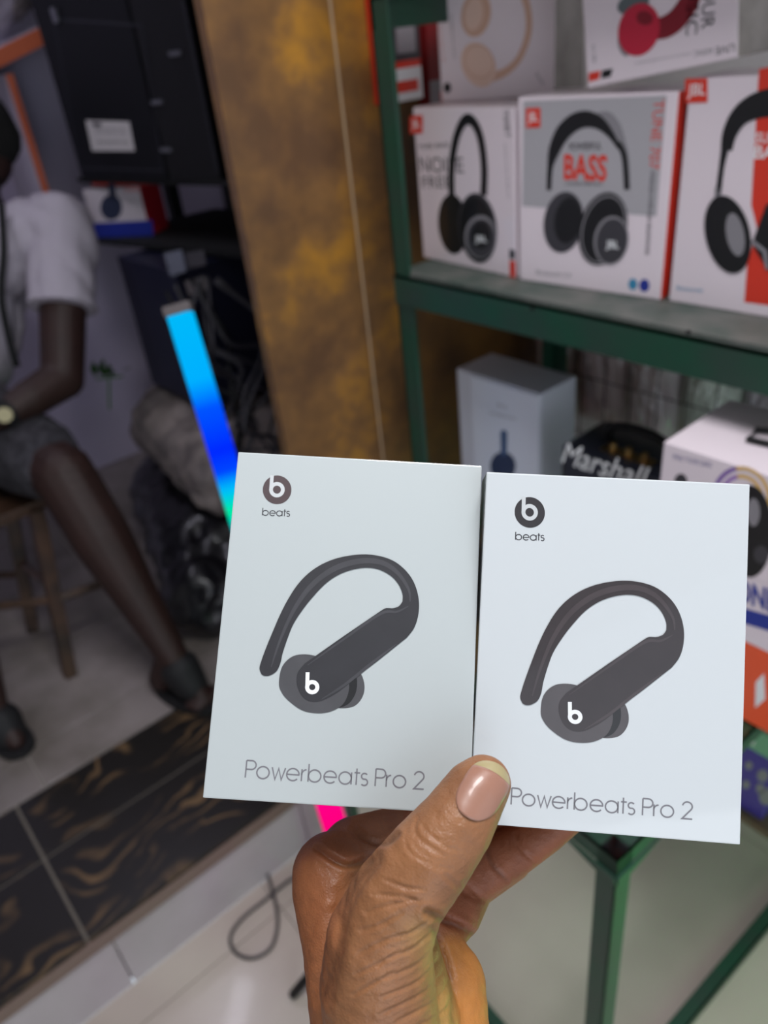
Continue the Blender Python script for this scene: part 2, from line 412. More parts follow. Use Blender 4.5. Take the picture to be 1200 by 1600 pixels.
def upright(name, label, cat, z0, BL, BR, topL, depth, m_face, m_side=None, group=None, dz=0.0, m_top=None, bev=0.0015, height=None, open_print=True):
    """a carton standing on height z0 whose front bottom edge runs BL->BR in the photo; depth goes back"""
    A, B = onz(BL[0], BL[1], z0), onz(BR[0], BR[1], z0)
    d = (B - A); W = d.length; u = d.normalized(); v = Vector((0, 0, 1)); back = Vector((-u.y, u.x, 0))
    if back.dot(FW) < 0: back = -back
    if height is None:
        lo, hi = 0.0, 1.0
        for _ in range(40):
            mid = (lo + hi) / 2; p = A + v * mid - CAM; py = 800 - FPX * p.dot(UP) / p.dot(FW)
            if py > topL: lo = mid
            else: hi = mid
        height = lo
    root = thing(name, label, cat, A + u * W / 2 + back * depth / 2, group)
    bm = bmesh.new(); fbox(bm, A, u * W, back * depth, v * height, bev)
    n = -back
    bm.faces.ensure_lookup_table(); bm.normal_update()
    for f in bm.faces:
        if m_side and f.normal.dot(u) > 0.7: f.material_index = 1
        if m_top and f.normal.z > 0.7: f.material_index = 2
    mats = [m_face, m_side or m_face, m_top or m_face]
    obj('carton', bm, mats, root)
    return root, Face(A, u, v, n), W, height

OFF = 0.00025
ZS = SH + 0.0065
def jbl_logo(F, root, x0, y0, x1, y1, txt='JBL'):  # red square mark with its letters
    F.poly([F.pix([(x0, y0), (x1, y0 - 1), (x1, y1), (x0, y1 + 1)])], 'logo_patch', RED, root, 3 * OFF)
    F.textpx(txt, (x0 + 4, y1 - (y1 - y0) * .3), (x1 - 4, y1 - (y1 - y0) * .33), (y1 - y0) * 0.5, 'logo_letters', WHT, root, 4 * OFF, bold=0.01)

# --- noise free carton
r1, F1, W1, H1 = upright('headphone_box', 'white headphone box printed NOISE FREE, standing next to the green post on the shelf', 'box', ZS, (662, 402), (806, 434), 168, 0.09, WHITEC, group='boxed headphones on the rack')
jbl_logo(F1, r1, 641, 181, 661, 208)
F1.textpx('PURE BASS', (656, 233), (702, 230), 8, 'lettering', INK2, r1, OFF)
F1.textpx('NOISE', (657, 268), (725, 270), 24, 'lettering', INK2, r1, OFF, bold=0.0)
F1.textpx('FREE', (661, 294), (706, 293), 19, 'lettering', INK2, r1, OFF, bold=0.0)
hb = catmull([(*F1.uv(*p), 0) for p in ((706, 305), (706, 262), (711, 225), (720, 197), (731, 186), (743, 195), (752, 220), (757, 262), (756, 305))], 6)
F1.ribbons([([p.xy for p in hb], False)], 0.0135, 'printed_headband', INK, r1, 2 * OFF)
F1.poly([F1.ellpx(708, 350, 23, 47, -4)], 'printed_ear_cup', INK, r1, 2 * OFF)
F1.poly([F1.ellpx(747, 356, 30, 55, -6)], 'printed_ear_cup', INK2, r1, 3 * OFF)
F1.poly([F1.ellpx(746, 358, 27, 51, -6)], 'printed_ear_cup', INK, r1, 4 * OFF)
F1.poly([F1.ellpx(752, 370, 25, 34, 0)], 'printed_ring', INK3, r1, 5 * OFF)
F1.poly([F1.ellpx(753, 372, 22, 30, 0)], 'printed_ring', INK2, r1, 6 * OFF)
F1.poly([F1.ellpx(753, 367, 15, 21, 0)], 'printed_disc', INK, r1, 7 * OFF)
F1.textpx('JBL', (744, 377), (763, 378), 10, 'logo_letters', WHT, r1, 8 * OFF, bold=0.02)
F1.textpx('700BT', (786, 172), (790, 216), 9, 'lettering', INK2, r1, OFF)
F1.textpx('wireless on-ear headphones', (788, 224), (794, 310), 3, 'lettering', INK3, r1, OFF)
F1.poly([F1.pix([(796, 407), (806, 408), (806, 434), (797, 433)])], 'red_patch', RED, r1, OFF)
F1.poly([F1.pix([(796, 389), (805, 391), (805, 406), (796, 404)])], 'black_patch', INK2, r1, OFF)

# --- powerful bass carton
r2, F2, W2, H2 = upright('headphone_box', 'headphone box with grey print panel and red BASS lettering, middle of the shelf', 'box', ZS, (812, 437), (1032, 469), 152, 0.09, WHITEC, RED, group='boxed headphones on the rack')
F2.poly([F2.pix([(818, 158), (1042, 149), (1026, 338), (816, 322)])], 'grey_panel', GREYC, r2, OFF)
jbl_logo(F2, r2, 822, 169, 845, 199)
F2.textpx('TUNE 707', (1022, 156), (1014, 264), 17, 'lettering', RED, r2, 2 * OFF)
F2.textpx('WIRELESS OVER-EAR HEADPHONES', (1017, 266), (1008, 398), 7, 'lettering', INK2, r2, 2 * OFF)
F2.textpx('POWERFUL', (890, 235), (940, 233), 12, 'lettering', INK, r2, 2 * OFF, bold=0.01)
F2.textpx('BASS', (881, 279), (948, 282), 40, 'lettering', RED, r2, 2 * OFF, bold=0.03)
F2.textpx('LOUDER EVERYDAY', (884, 289), (942, 291), 6, 'lettering', INK2, r2, 2 * OFF)
def band(F, root, pts, widths, m, off, name='printed_headband'):
    c = catmull([(*F.uv(*p), 0) for p in pts], 6); n = len(c)
    ws = [widths[min(len(widths) - 1, int(i / (n - 1) * (len(widths) - 1)))] * (1 - (i / (n - 1) * (len(widths) - 1)) % 1) + widths[min(len(widths) - 1, int(i / (n - 1) * (len(widths) - 1)) + 1)] * ((i / (n - 1) * (len(widths) - 1)) % 1) for i in range(n)]
    return F.ribbons([([p.xy for p in c], False)], ws, name, m, root, off)
band(F2, r2, ((930, 186), (948, 186), (962, 200), (972, 222), (979, 250), (981, 297)), (0.012, 0.016, 0.014, 0.009, 0.007, 0.007), INK3, 2 * OFF)
band(F2, r2, ((858, 297), (860, 262), (866, 236), (878, 210), (895, 193), (915, 186), (937, 192), (955, 210), (968, 232)), (0.006, 0.008, 0.016, 0.02, 0.02, 0.018, 0.014, 0.008, 0.003), INK, 3 * OFF)
band(F2, r2, ((858, 297), (860, 262)), (0.007, 0.007), INK, 3 * OFF)
band(F2, r2, ((966, 222), (976, 245), (980, 296)), (0.006, 0.007, 0.007), INK, 3 * OFF)
F2.poly([F2.ellpx(881, 347, 31, 48, 8)], 'printed_ear_cup', INK2, r2, 3 * OFF)
F2.poly([F2.ellpx(888, 344, 21, 36, 8)], 'printed_ear_cushion', INK, r2, 4 * OFF)
F2.poly([F2.ellpx(943, 357, 37, 58, 14)], 'printed_ear_cup', INK, r2, 5 * OFF)
F2.ribbons([(F2.ellpx(944, 358, 33, 53, 14), True)], 0.002, 'printed_ring', INK3, r2, 6 * OFF)
F2.poly([F2.ellpx(956, 375, 27, 38, 8)], 'printed_disc', INK3, r2, 6 * OFF)
F2.poly([F2.ellpx(957, 376, 24, 35, 8)], 'printed_disc', INK2, r2, 7 * OFF)
F2.textpx('JBL', (948, 386), (968, 388), 12, 'logo_letters', WHT, r2, 8 * OFF, bold=0.02)
F2.poly([F2.ellpx(989, 444, 7, 9)], 'printed_badge', TEAL, r2, OFF)
F2.poly([F2.ellpx(1007, 446, 8, 10)], 'printed_badge', BLUE, r2, OFF)
F2.textpx('Bluetooth 5.0', (838, 428), (892, 434), 7, 'lettering', INK3, r2, OFF)

# --- super bass carton
r3, F3, W3, H3 = upright('headphone_box', 'white and red headphone box with large black headphones, cut off by the frame', 'box', ZS, (1045, 470), (1236, 502), 122, 0.09, WHITEC, group='boxed headphones on the rack')
jbl_logo(F3, r3, 1071, 123, 1106, 160)
F3.poly([F3.pix([(1186, 108), (1236, 98), (1236, 482), (1163, 472), (1168, 408), (1184, 360), (1174, 320), (1181, 200)])], 'red_panel', RED, r3, OFF)
F3.textpx('SUPER', (1180, 223), (1232, 223), 17, 'lettering', WHT, r3, 2 * OFF, bold=0.01)
F3.textpx('BASS', (1178, 247), (1232, 249), 21, 'lettering', WHT, r3, 2 * OFF, bold=0.02)
band(F3, r3, ((1123, 302), (1128, 262), (1134, 228)), (0.0065, 0.006, 0.009), INK, 3 * OFF)
band(F3, r3, ((1136, 235), (1141, 208), (1156, 182), (1178, 167), (1206, 160), (1236, 160)), (0.012, 0.016, 0.02, 0.024, 0.026, 0.026), INK, 4 * OFF)
F3.poly([F3.pix([(1118, 292), (1127, 293), (1126, 312), (1117, 310)])], 'printed_joint', INK3, r3, 3 * OFF)
F3.poly([F3.ellpx(1138, 366, 35, 62, -12)], 'printed_ear_cup', INK, r3, 5 * OFF)
F3.poly([F3.ellpx(1150, 366, 14, 34, -10)], 'printed_ear_opening', INK3, r3, 6 * OFF)
F3.poly([F3.pix([(1176, 380), (1198, 320), (1230, 300), (1236, 450), (1200, 420)])], 'printed_ear_cup', INK, r3, 6 * OFF)
F3.ribbons([([F3.uv(1176, 376), F3.uv(1196, 392), F3.uv(1200, 420)], False)], 0.004, 'printed_ring', INK3, r3, 7 * OFF)
F3.textpx('Bluetooth', (1058, 453), (1098, 457), 7, 'lettering', TEAL, r3, OFF)

# --- upper row: tan headphones carton and the upside-down red headphones carton
zt = ZS + H1 + 0.0005
FILM = mat('film_wrapped_grey', (150, 142, 136), 0.25, coat=0.6, c2=(120, 112, 104), scale=22)
r4, F4, W4, H4 = upright('headphone_box', 'white headphone box with tan headphones, on top of the NOISE FREE box', 'box', zt, (690, 159), (866, 149), 0, 0.10, WHITEC, FILM, height=0.2, group='boxed headphones on the rack')
F4.poly([F4.ellpx(744, 22, 23, 36, 8)], 'printed_ear_cup', TAN, r4, 2 * OFF)
F4.poly([F4.ellpx(741, 22, 14, 26, 8)], 'printed_ear_cushion', TAN2, r4, 3 * OFF)
band(F4, r4, ((765, 122), (790, 112), (812, 90), (826, 50), (824, 10), (810, -30)), (0.012, 0.010, 0.009, 0.009, 0.009, 0.012), TAN, 2 * OFF)
F4.poly([F4.ellpx(748, 101, 26, 36, -20)], 'printed_ear_cup', TAN2, r4, 3 * OFF)
F4.ribbons([(F4.ellpx(749, 96, 22, 26, -20), True)], 0.002, 'printed_ring', TAN, r4, 4 * OFF)
F4.poly([F4.ellpx(699, 137, 6, 8)], 'logo_disc', INK, r4, OFF)
F4.textpx('wireless on-ear headphones', (712, 92), (706, 22), 4, 'lettering', INK3, r4, OFF)
F4.textpx('up to 50 hours', (695, 98), (689, 40), 4, 'lettering', mat('pink_ink', (214, 130, 120), 0.5), r4, OFF)
F4.textpx('Solo', (836, 116), (848, 134), 6, 'lettering', INK3, r4, OFF)

zt2 = ZS + H3 + 0.0005
def leaning(name, label, cat, X_, BL, BR, height, depth, m_face, m_side, group):
    A, B = onx(*BL, X_), onx(*BR, X_); W = (B - A).length; u = (B - A).normalized(); n = Vector((-1, 0, 0)); v = n.cross(u).normalized()
    if v.z < 0: v = -v
    root = thing(name, label, cat, A + u * W / 2, group); bm = bmesh.new(); fbox(bm, A, u * W, -n * depth, v * height, 0.0015); bm.normal_update()
    for f in bm.faces:
        if f.normal.dot(u) > 0.7: f.material_index = 1
    obj('carton', bm, [m_face, m_side], root); return root, Face(A, u, v, n), W, height
r5, F5, W5, H5 = leaning('headphone_box', 'upside-down white headphone box with red headphones, tilted across the tops of two boxes', 'box', 0.835, (918, 138), (1153, 90), 0.2, 0.09, WHITEC, FILM, group='boxed headphones on the rack')
REDH = mat('crimson_ink', (196, 34, 62), 0.4, coat=0.3); REDD = mat('maroon_ink', (130, 26, 40), 0.4)
band(F5, r5, ((1020, 46), (1040, 42), (1058, 30), (1074, 8), (1086, -20)), (0.018, 0.021, 0.022, 0.022, 0.02), REDD, 2 * OFF)
F5.poly([F5.ellpx(990, 6, 26, 16, -20)], 'printed_ear_cup', mat('dark_silver_ink', (96, 104, 108), 0.4), r5, 2 * OFF)
F5.poly([F5.ellpx(976, 68, 10, 20, -10)], 'printed_ring', INK3, r5, 2 * OFF)
F5.poly([F5.ellpx(999, 46, 32, 42, 15)], 'printed_ear_cup', REDH, r5, 3 * OFF)
F5.poly([F5.ellpx(1008, 28, 13, 11, 15)], 'printed_ear_opening', REDD, r5, 4 * OFF)
F5.textpx('YOUR', (1100, -42), (1096, 46), 21, 'lettering', INK2, r5, 2 * OFF)
F5.textpx('MUSIC', (1076, -52), (1072, 56), 19, 'lettering', INK2, r5, 2 * OFF)
F5.textpx('LIVE', (1148, 68), (1118, 74), 12, 'lettering', INK2, r5, OFF)
F5.textpx('660NC', (1114, 75), (1084, 80), 9, 'lettering', INK3, r5, OFF)
F5.textpx('wireless over-ear noise cancelling headphones', (1080, 82), (992, 98), 3, 'lettering', INK3, r5, OFF)
F5.poly([F5.pix([(920, 114), (939, 110), (936, 124), (920, 128)])], 'red_patch', RED, r5, OFF)
F5.poly([F5.pix([(941, 110), (958, 107), (954, 120), (939, 123)])], 'black_patch', INK, r5, OFF)
F5.textpx('40 H', (932, 98), (930, 70), 6, 'lettering', INK3, r5, OFF)

# --- red gadget packs behind the post
def redpack(x0, x1, y0, y1, z0, z1, label, navy):
    t = thing('gadget_pack', label, 'box', ((x0 + x1) / 2, y1, z0), 'red gadget packs behind the rack post')
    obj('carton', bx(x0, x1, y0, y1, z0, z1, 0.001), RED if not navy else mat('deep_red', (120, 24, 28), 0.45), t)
    F = Face((x0, y0, z0), (1, 0, 0), (0, 0, 1), (0, -1, 0)); wd, h = x1 - x0, z1 - z0
    F.poly([[(0, 0), (wd, 0), (wd, .045), (0, .045)]], 'white_band', WHT if not navy else INK3, t, OFF)
    F.poly([[(.2 * wd, .012), (.9 * wd, .012), (.9 * wd, .028), (.2 * wd, .028)]], 'red_patch', RED, t, 2 * OFF)
    F.poly([[(.36 * wd, .055), (wd, .055), (wd, .15), (.42 * wd, .15)]], 'printed_gadget', INK2 if not navy else INK, t, OFF)
    F.poly([[(.44 * wd, .065), (.9 * wd, .065), (.9 * wd, .13), (.48 * wd, .13)]], 'printed_screen', INK3 if not navy else NAVY, t, 2 * OFF)
redpack(0.868, 0.955, 1.03, 1.049, 1.40, 1.62, 'bright red pack with white band on the mustard wall behind the green post', False)
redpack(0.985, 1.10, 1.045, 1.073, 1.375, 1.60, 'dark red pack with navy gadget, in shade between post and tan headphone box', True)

# ------------------------------------------------------------------ green display table
TX0, TX1, TY0, TY1, TZ = 0.440, 1.10, 0.256, 0.86, 0.75
table = thing('display_table', 'green angle-iron display table with glass top, one corner leg under the held boxes', 'table', (TX0, TY0, 0))
for x, y, u, v in ((TX0, TY0, (1, 0, 0), (0, 1, 0)), (TX0, TY1, (1, 0, 0), (0, -1, 0)), (TX1, TY0, (-1, 0, 0), (0, 1, 0)), (TX1, TY1, (-1, 0, 0), (0, -1, 0))):
    bm = bmesh.new(); angle(bm, (x, y, 0), (x, y, TZ - 0.004), u, v, wd=0.026); obj('leg', bm, GREEN, table)
for zz in (0.026, TZ - 0.004):
    for a, b, v in (((TX0, TY0), (TX1, TY0), (0, 1, 0)), ((TX0, TY1), (TX1, TY1), (0, -1, 0)), ((TX0, TY0), (TX0, TY1), (1, 0, 0)), ((TX1, TY0), (TX1, TY1), (-1, 0, 0)))[:3 if zz < 0.1 else 4]:
        bm = bmesh.new(); angle(bm, (*a, zz), (*b, zz), (0, 0, -1), v, wd=0.024); obj('rail', bm, GREEN, table)
bm = bmesh.new()
for u in ((1, 0, 0), (0, 1, 0)):
    u = Vector(u); n = Vector((u.y, u.x, 0)); O = Vector((TX0, TY0, TZ - 0.03)) - n * 0.003
    vs = [O, O + u * 0.075, O - Vector((0, 0, 0.012)) + u * 0.026, O - Vector((0, 0, 0.012))]
    a = [bm.verts.new(p) for p in vs]; b = [bm.verts.new(p + n * 0.003) for p in vs]
    bm.faces.new(a); bm.faces.new(b)
    for i in range(4): bm.faces.new((a[i], a[(i + 1) % 4], b[(i + 1) % 4], b[i]))
obj('gusset', bm, GREEN, table)
GLASS = bpy.data.materials.new('clear_glass'); GLASS.use_nodes = True
_n = GLASS.node_tree; _n.nodes.remove(_n.nodes['Principled BSDF']); _t = _n.nodes.new('ShaderNodeBsdfTransparent'); _g = _n.nodes.new('ShaderNodeBsdfGlossy'); _f = _n.nodes.new('ShaderNodeFresnel'); _x = _n.nodes.new('ShaderNodeMixShader')
_t.inputs[0].default_value = (0.93, 0.975, 0.95, 1); _g.inputs['Roughness'].default_value = 0.03; _f.inputs[0].default_value = 1.3
_n.links.new(_f.outputs[0], _x.inputs[0]); _n.links.new(_t.outputs[0], _x.inputs[1]); _n.links.new(_g.outputs[0], _x.inputs[2]); _n.links.new(_x.outputs[0], _n.nodes['Material Output'].inputs[0])
obj('glass_top', bx(TX0 + 0.002, TX1 - 0.002, TY0 + 0.002, TY1 - 0.002, TZ - 0.0035, TZ, 0.0), GLASS, table)
obj('lower_board', bx(0.885, TX1 - 0.004, TY0 + 0.012, TY1 - 0.004, 0.33, 0.345, 0.001), mat('brown_board', (110, 84, 62), 0.6, c2=(84, 84, 72), scale=25), table)

table.rotation_euler.z = math.radians(-2.5)
# stack on the table, seen past the held box
TOP = TZ + 0.0005
def carton(name, label, x0, x1, y0, y1, z0, z1, m, group=None, ms=None):
    t = thing(name, label, 'box', ((x0 + x1) / 2, (y0 + y1) / 2, z0), group)
    bm = bx(x0, x1, y0, y1, z0, z1, 0.0012)
    if ms:
        bm.normal_update()
        for f in bm.faces:
            if f.normal.x < -0.7: f.material_index = 1
    obj('carton', bm, [m, ms] if ms else m, t)
    return t, Face((x0, y1, z0), (0, -1, 0), (0, 0, 1), (-1, 0, 0))
t, F = carton('gift_box', 'orange box with white mark, lowest on the stack beyond the held boxes', 0.70, 0.82, 0.20, 0.37, TOP, 0.866, ORANGE)
F.poly([F.pix([(1181, 1066), (1194, 1052), (1196, 1092), (1180, 1106)])], 'white_mark', WHT, t, OFF)
t, F = carton('speaker_box', 'white box with navy lettering and blue band, under the handled headphone box', 0.70, 0.83, 0.20, 0.39, 0.8665, 0.955, WHITEC, ms=WHITEC)
F.poly([F.pix([(1100, 955), (1215, 990), (1215, 965), (1100, 932)])], 'blue_band', BLUE, t, OFF)
F.textpx('ONE', (1150, 936), (1212, 957), 32, 'lettering', BLUE, t, 2 * OFF, bold=0.03)
r6, F6 = carton('headphone_carton', 'white box with colourful ring print and black carry handle on its top', 0.70, 0.84, 0.20, 0.402, 0.9555, 1.083, WHITEC)
F6.textpx('FREE YOUR EARS', (1052, 717), (1112, 731), 8, 'lettering', mat('violet_ink', (110, 106, 150), 0.5), r6, OFF)
for (rad, cA, mname) in ((44, (130, 96, 170), 'violet_ring'), (33, (160, 120, 190), 'lilac_ring')):
    cpx, cpy = 1158, 782
    F6.ribbons([([F6.uv(cpx + rad * math.cos(math.radians(a)), cpy + rad * 1.15 * math.sin(math.radians(a))) for a in range(170, 261, 10)], False)], 0.0045, 'printed_ring', mat(mname, cA, 0.5), r6, OFF)
    F6.ribbons([([F6.uv(cpx + rad * math.cos(math.radians(a)), cpy + rad * 1.15 * math.sin(math.radians(a))) for a in range(260, 371, 10)], False)], 0.0045, 'printed_ring', mat('amber_ring', (222, 180, 110), 0.5), r6, OFF)
F6.poly([F6.ellpx(1064, 752, 10, 12)], 'printed_earbud', INK2, r6, OFF)
F6.poly([F6.ellpx(1172, 830, 36, 72, 0)], 'printed_ear_cup', INK, r6, 2 * OFF)
F6.poly([F6.ellpx(1178, 800, 10, 22, 0)], 'printed_ear_opening', INK3, r6, 3 * OFF)
F6.poly([F6.ellpx(1190, 866, 12, 14, 0)], 'printed_joint', INK2, r6, 3 * OFF)
bm = bmesh.new()
p0 = [onz(x, y, 1.086) for x, y in ((1168, 688), (1182, 674), (1232, 678), (1236, 704))]
tube(bm, [p + Vector((0, 0, 0.002)) for p in p0], 0.0034, 8, closed=True)
obj('carry_handle', bm, BLACK, r6)

PURP = mat('purple_print', (72, 58, 150), 0.4, coat=0.3)
LB = 0.3455
t, F = carton('speaker_carton', 'purple box with round speaker pictures, on the lower board of the green table', 0.90, 1.01, 0.275, 0.40, LB, 0.49, PURP)
for (x, y, rr) in ((1196, 1168, 12), (1170, 1196, 6), (1192, 1212, 9), (1188, 1232, 7), (1198, 1245, 12), (1166, 1226, 6)):
    F.poly([F.ellpx(x, y, rr, rr * 1.1)], 'printed_speaker', INK3, t, OFF); F.ribbons([(F.ellpx(x, y, rr * .6, rr * .66), True)], 0.002, 'printed_ring', INK3, t, 2 * OFF)
t, F = carton('cable_box', 'small pale green box on top of the purple box', 0.895, 1.0, 0.275, 0.37, 0.4905, 0.535, mat('pale_green_card', (120, 170, 140), 0.5))
F.poly([[(0.01, 0.01), (0.06, 0.01), (0.06, 0.03), (0.01, 0.03)]], 'label_patch', WHT, t, OFF)

# white earphone carton at the back of the table
t = thing('headphone_case_box', 'tall plain white box with blue headband print, at the mustard wall end of the table', 'box', (0.9, 0.82, TOP))
p0 = onx(712, 583, 0.86); p1 = onx(843, 620, 0.86)
WBm = mat('bluish_white_card', (200, 202, 218), 0.4, coat=0.3)
obj('carton', bx(0.862, 0.95, p1.y, p0.y, TOP, 1.0, 0.003), WBm, t)
obj('sleeve', bx(0.859, 0.953, p1.y + 0.002, p0.y - 0.034, TOP + 0.001, 0.997, 0.001), mat('white_sleeve', (214, 216, 232), 0.35, coat=0.3), t)
Fw = Face((0.859, p0.y, TOP), (0, -1, 0), (0, 0, 1), (-1, 0, 0))
Fw.poly([Fw.pix([(782, 676), (784, 672), (790, 672), (793, 676), (792, 712), (783, 712)])], 'printed_headband', mat('slate_blue_ink', (70, 92, 130), 0.45), t, 2 * OFF)
Fw.poly([Fw.ellpx(786, 728, 20, 22)], 'printed_ear_cup', mat('dark_slate_ink', (50, 60, 90), 0.45), t, OFF)
Fw.textpx('Pro', (778, 636), (792, 639), 6, 'lettering', INK3, t, OFF)
Fw.textpx('Headphones', (765, 647), (806, 656), 4, 'lettering', INK3, t, OFF)

# amp-style black speaker
sp = thing('portable_speaker', 'small black portable speaker with white script lettering and carry handle, plastic wrapped', 'speaker', (0.84, 0.54, TOP))
a0, a1 = onx(873, 694, 0.79), onx(1036, 735, 0.79)
z_top = 0.972
obj('cabinet', bx(0.795, 0.90, a1.y - 0.02, a0.y, TOP, z_top, 0.008), mat('black_vinyl', (24, 26, 38), 0.35, coat=0.5, bump=0.15, scale=200), sp)
obj('grille', bx(0.791, 0.797, a1.y - 0.012, a0.y - 0.008, TOP + 0.01, z_top - 0.01, 0.002), mat('grille_cloth', (30, 32, 46), 0.7, bump=0.3, scale=400), sp)
Fs = Face((0.791, a0.y, TOP), (0, -1, 0), (0, 0, 1), (-1, 0, 0))
Fs.textpx('Marshall', (877, 722), (1014, 768), 34, 'lettering', WHT, sp, OFF, bold=0.0, shear=0.45)
ym = (a1.y - 0.02 + a0.y) / 2
bm = bmesh.new(); tube(bm, catmull([(0.845, ym + 0.05, z_top - 0.002), (0.845, ym + 0.045, z_top + 0.02), (0.845, ym + 0.02, z_top + 0.03), (0.845, ym - 0.02, z_top + 0.03), (0.845, ym - 0.045, z_top + 0.02), (0.845, ym - 0.05, z_top - 0.002)], 5), 0.006, 8)
obj('handle', bm, BLACK, sp, smooth=True)
obj('control_plate', bx(0.815, 0.832, ym - 0.04, ym + 0.04, z_top - 0.001, z_top + 0.002), mat('brass', (170, 140, 90), 0.3, metal=1), sp)
for k in range(3):
    bm = bmesh.new(); cyl(bm, (0.8235, ym - 0.025 + k * 0.025, z_top + 0.002), (0.8235, ym - 0.025 + k * 0.025, z_top + 0.012), 0.006, 0.005, 14); obj('knob', bm, mat('brass', (0, 0, 0)), sp)

# wire display grid and the film-wrapped packs behind it
grid = thing('wire_grid', 'thin dark wire display grid behind the lower goods', 'wire grid', (1.165, 0.4, 0.75))
WIRE = mat('dark_wire', (58, 56, 58), 0.4, metal=0.6)
for k in range(19):
    y = -0.03 + k * 0.0555
    bm = bmesh.new(); cyl(bm, (1.165, y, 0.74), (1.165, y, 1.176), 0.0013, seg=6); obj('wire', bm, WIRE, grid)
for z in (0.77, 0.89, 1.01, 1.13):
    bm = bmesh.new(); cyl(bm, (1.167, -0.04, z), (1.167, 0.98, z), 0.0013, seg=6); obj('wire', bm, WIRE, grid)
def wrapped(label, yc, zc, wy, hz, seed, c):
    random.seed(seed)
    t = thing('wrapped_pack', label, 'pack', (1.22, yc, zc - hz / 2), 'film wrapped packs behind the wire grid')
    bm = bmesh.new(); N = 26
    for side in (-1, 1):
        g = [[None] * (N + 1) for _ in range(N + 1)]
        for i in range(N + 1):
            for j in range(N + 1):
                a, b = i / N * 2 - 1, j / N * 2 - 1
                puff = (max(0, 1 - a * a) * max(0, 1 - b * b)) ** 0.45
                q = Vector((a * 3 + seed, b * 3, seed * 2.3 + side))
                d = 0.026 * puff * (1 + 0.35 * noise.fractal(q, 1, 2, 4)) + 0.010 * puff * abs(noise.noise(q * 2.5))
                g[i][j] = bm.verts.new((1.225 + side * d, yc + a * wy / 2 * (1 + 0.06 * noise.noise(q)), zc + b * hz / 2))
        for i in range(N):
            for j in range(N): bm.faces.new((g[i][j], g[i + 1][j], g[i + 1][j + 1], g[i][j + 1]))
    bmesh.ops.remove_doubles(bm, verts=bm.verts, dist=0.0002)
    obj('plastic_bag', bm, mat('crinkled_film_%d' % seed, c, 0.3, coat=0.35, spec=0.5, c2=tuple(int(v * 0.86) for v in c), scale=16), t, smooth=False)
    obj('hang_tab', bx(1.222, 1.226, yc - 0.02, yc + 0.02, zc + hz / 2 - 0.004, zc + hz / 2 + 0.03), INK2, t)
pk = [('dim brown film pack behind the rack post, next to the mustard wall', 0.965, 0.915, 0.105, 0.30, 3, (150, 132, 122)),
      ('mauve film pack, second from the mustard wall', 0.85, 0.92, 0.11, 0.30, 4, (206, 188, 190)),
      ('pale grey crinkled film pack above the black speaker', 0.735, 0.92, 0.112, 0.30, 5, (226, 216, 220)),
      ('whitish crinkled film pack with greenish tint', 0.618, 0.92, 0.112, 0.30, 6, (232, 242, 232)),
      ('pearl grey film pack above the handled white box', 0.50, 0.92, 0.112, 0.30, 8, (232, 226, 236)),
      ('lavender film pack at the cut off end of the grid', 0.382, 0.92, 0.112, 0.30, 9, (222, 216, 232))]
for a in pk: wrapped(*a)

# ------------------------------------------------------------------ RGB light bar with its weighted foot
lb = thing('light_bar', 'tall RGB light bar glowing cyan and blue, leaning on its tripod behind the held boxes', 'lamp', (0.34, 0.63, 0))
p_t, p_b = at(281, 492, 1.20), at(588, 1506, 1.35)
bt = at(258, 486, 1.20) - p_t
ax = (p_b - p_t).normalized(); L = (p_b - p_t).length
side = (RT - ax * RT.dot(ax)).normalized(); nr = ax.cross(side).normalized()
def bar_m():
    m = bpy.data.materials.new('rgb_diffuser'); m.use_nodes = True; nt = m.node_tree; b = nt.nodes['Principled BSDF']
    at_ = nt.nodes.new('ShaderNodeAttribute'); at_.attribute_name = 'along'
    r = nt.nodes.new('ShaderNodeValToRGB'); e = r.color_ramp.elements
    stops = [(0, (0, 186, 250)), (0.09, (0, 176, 255)), (0.13, (0, 84, 255)), (0.19, (0, 40, 255)), (0.22, (0, 70, 255)), (0.245, (0, 190, 250)),
             (0.275, (0, 236, 160)), (0.305, (0, 190, 220)), (0.45, (0, 60, 255)), (0.6, (90, 0, 255)), (0.7, (255, 0, 140)), (0.85, (255, 0, 100)), (1, (255, 40, 60))]
    e[0].position = 0; e[0].color = lin(stops[0][1]); e[1].position = 1; e[1].color = lin(stops[-1][1])
    for p, c in stops[1:-1]: q = e.new(p); q.color = lin(c)
    nt.links.new(at_.outputs['Fac'], r.inputs['Fac']); nt.links.new(r.outputs['Color'], b.inputs['Emission Color'])
    b.inputs['Emission Strength'].default_value = 1.0; b.inputs['Base Color'].default_value = (0.0, 0.0, 0.0, 1); b.inputs['Roughness'].default_value = 0.8; b.inputs['Specular IOR Level'].default_value = 0.0
    return m
bm = bmesh.new(); N = 60; wv = 0.0205; pr = []
prof = [(-1, -.4), (-1, .1), (-.9, .5), (-.6, .62), (.6, .62), (.9, .5), (1, .1), (1, -.4)]
for i in range(N + 1):
    c = p_t + ax * (L * i / N)
    pr.append([bm.verts.new(c + side * (a * wv) - nr * (b * wv * (1 if nr.dot(FW) > 0 else -1))) for a, b in prof])
for i in range(N):
    for k in range(8): bm.faces.new((pr[i][k], pr[i][(k + 1) % 8], pr[i + 1][(k + 1) % 8], pr[i + 1][k]))
bm.faces.new(pr[0]); bm.faces.new(pr[-1])
dif = obj('diffuser', bm, bar_m(), lb)
at2 = dif.data.attributes.new('along', 'FLOAT', 'POINT')
at2.data.foreach_set('value', [min(1, max(0, (v.co - p_t).dot(ax) / L)) for v in dif.data.vertices])
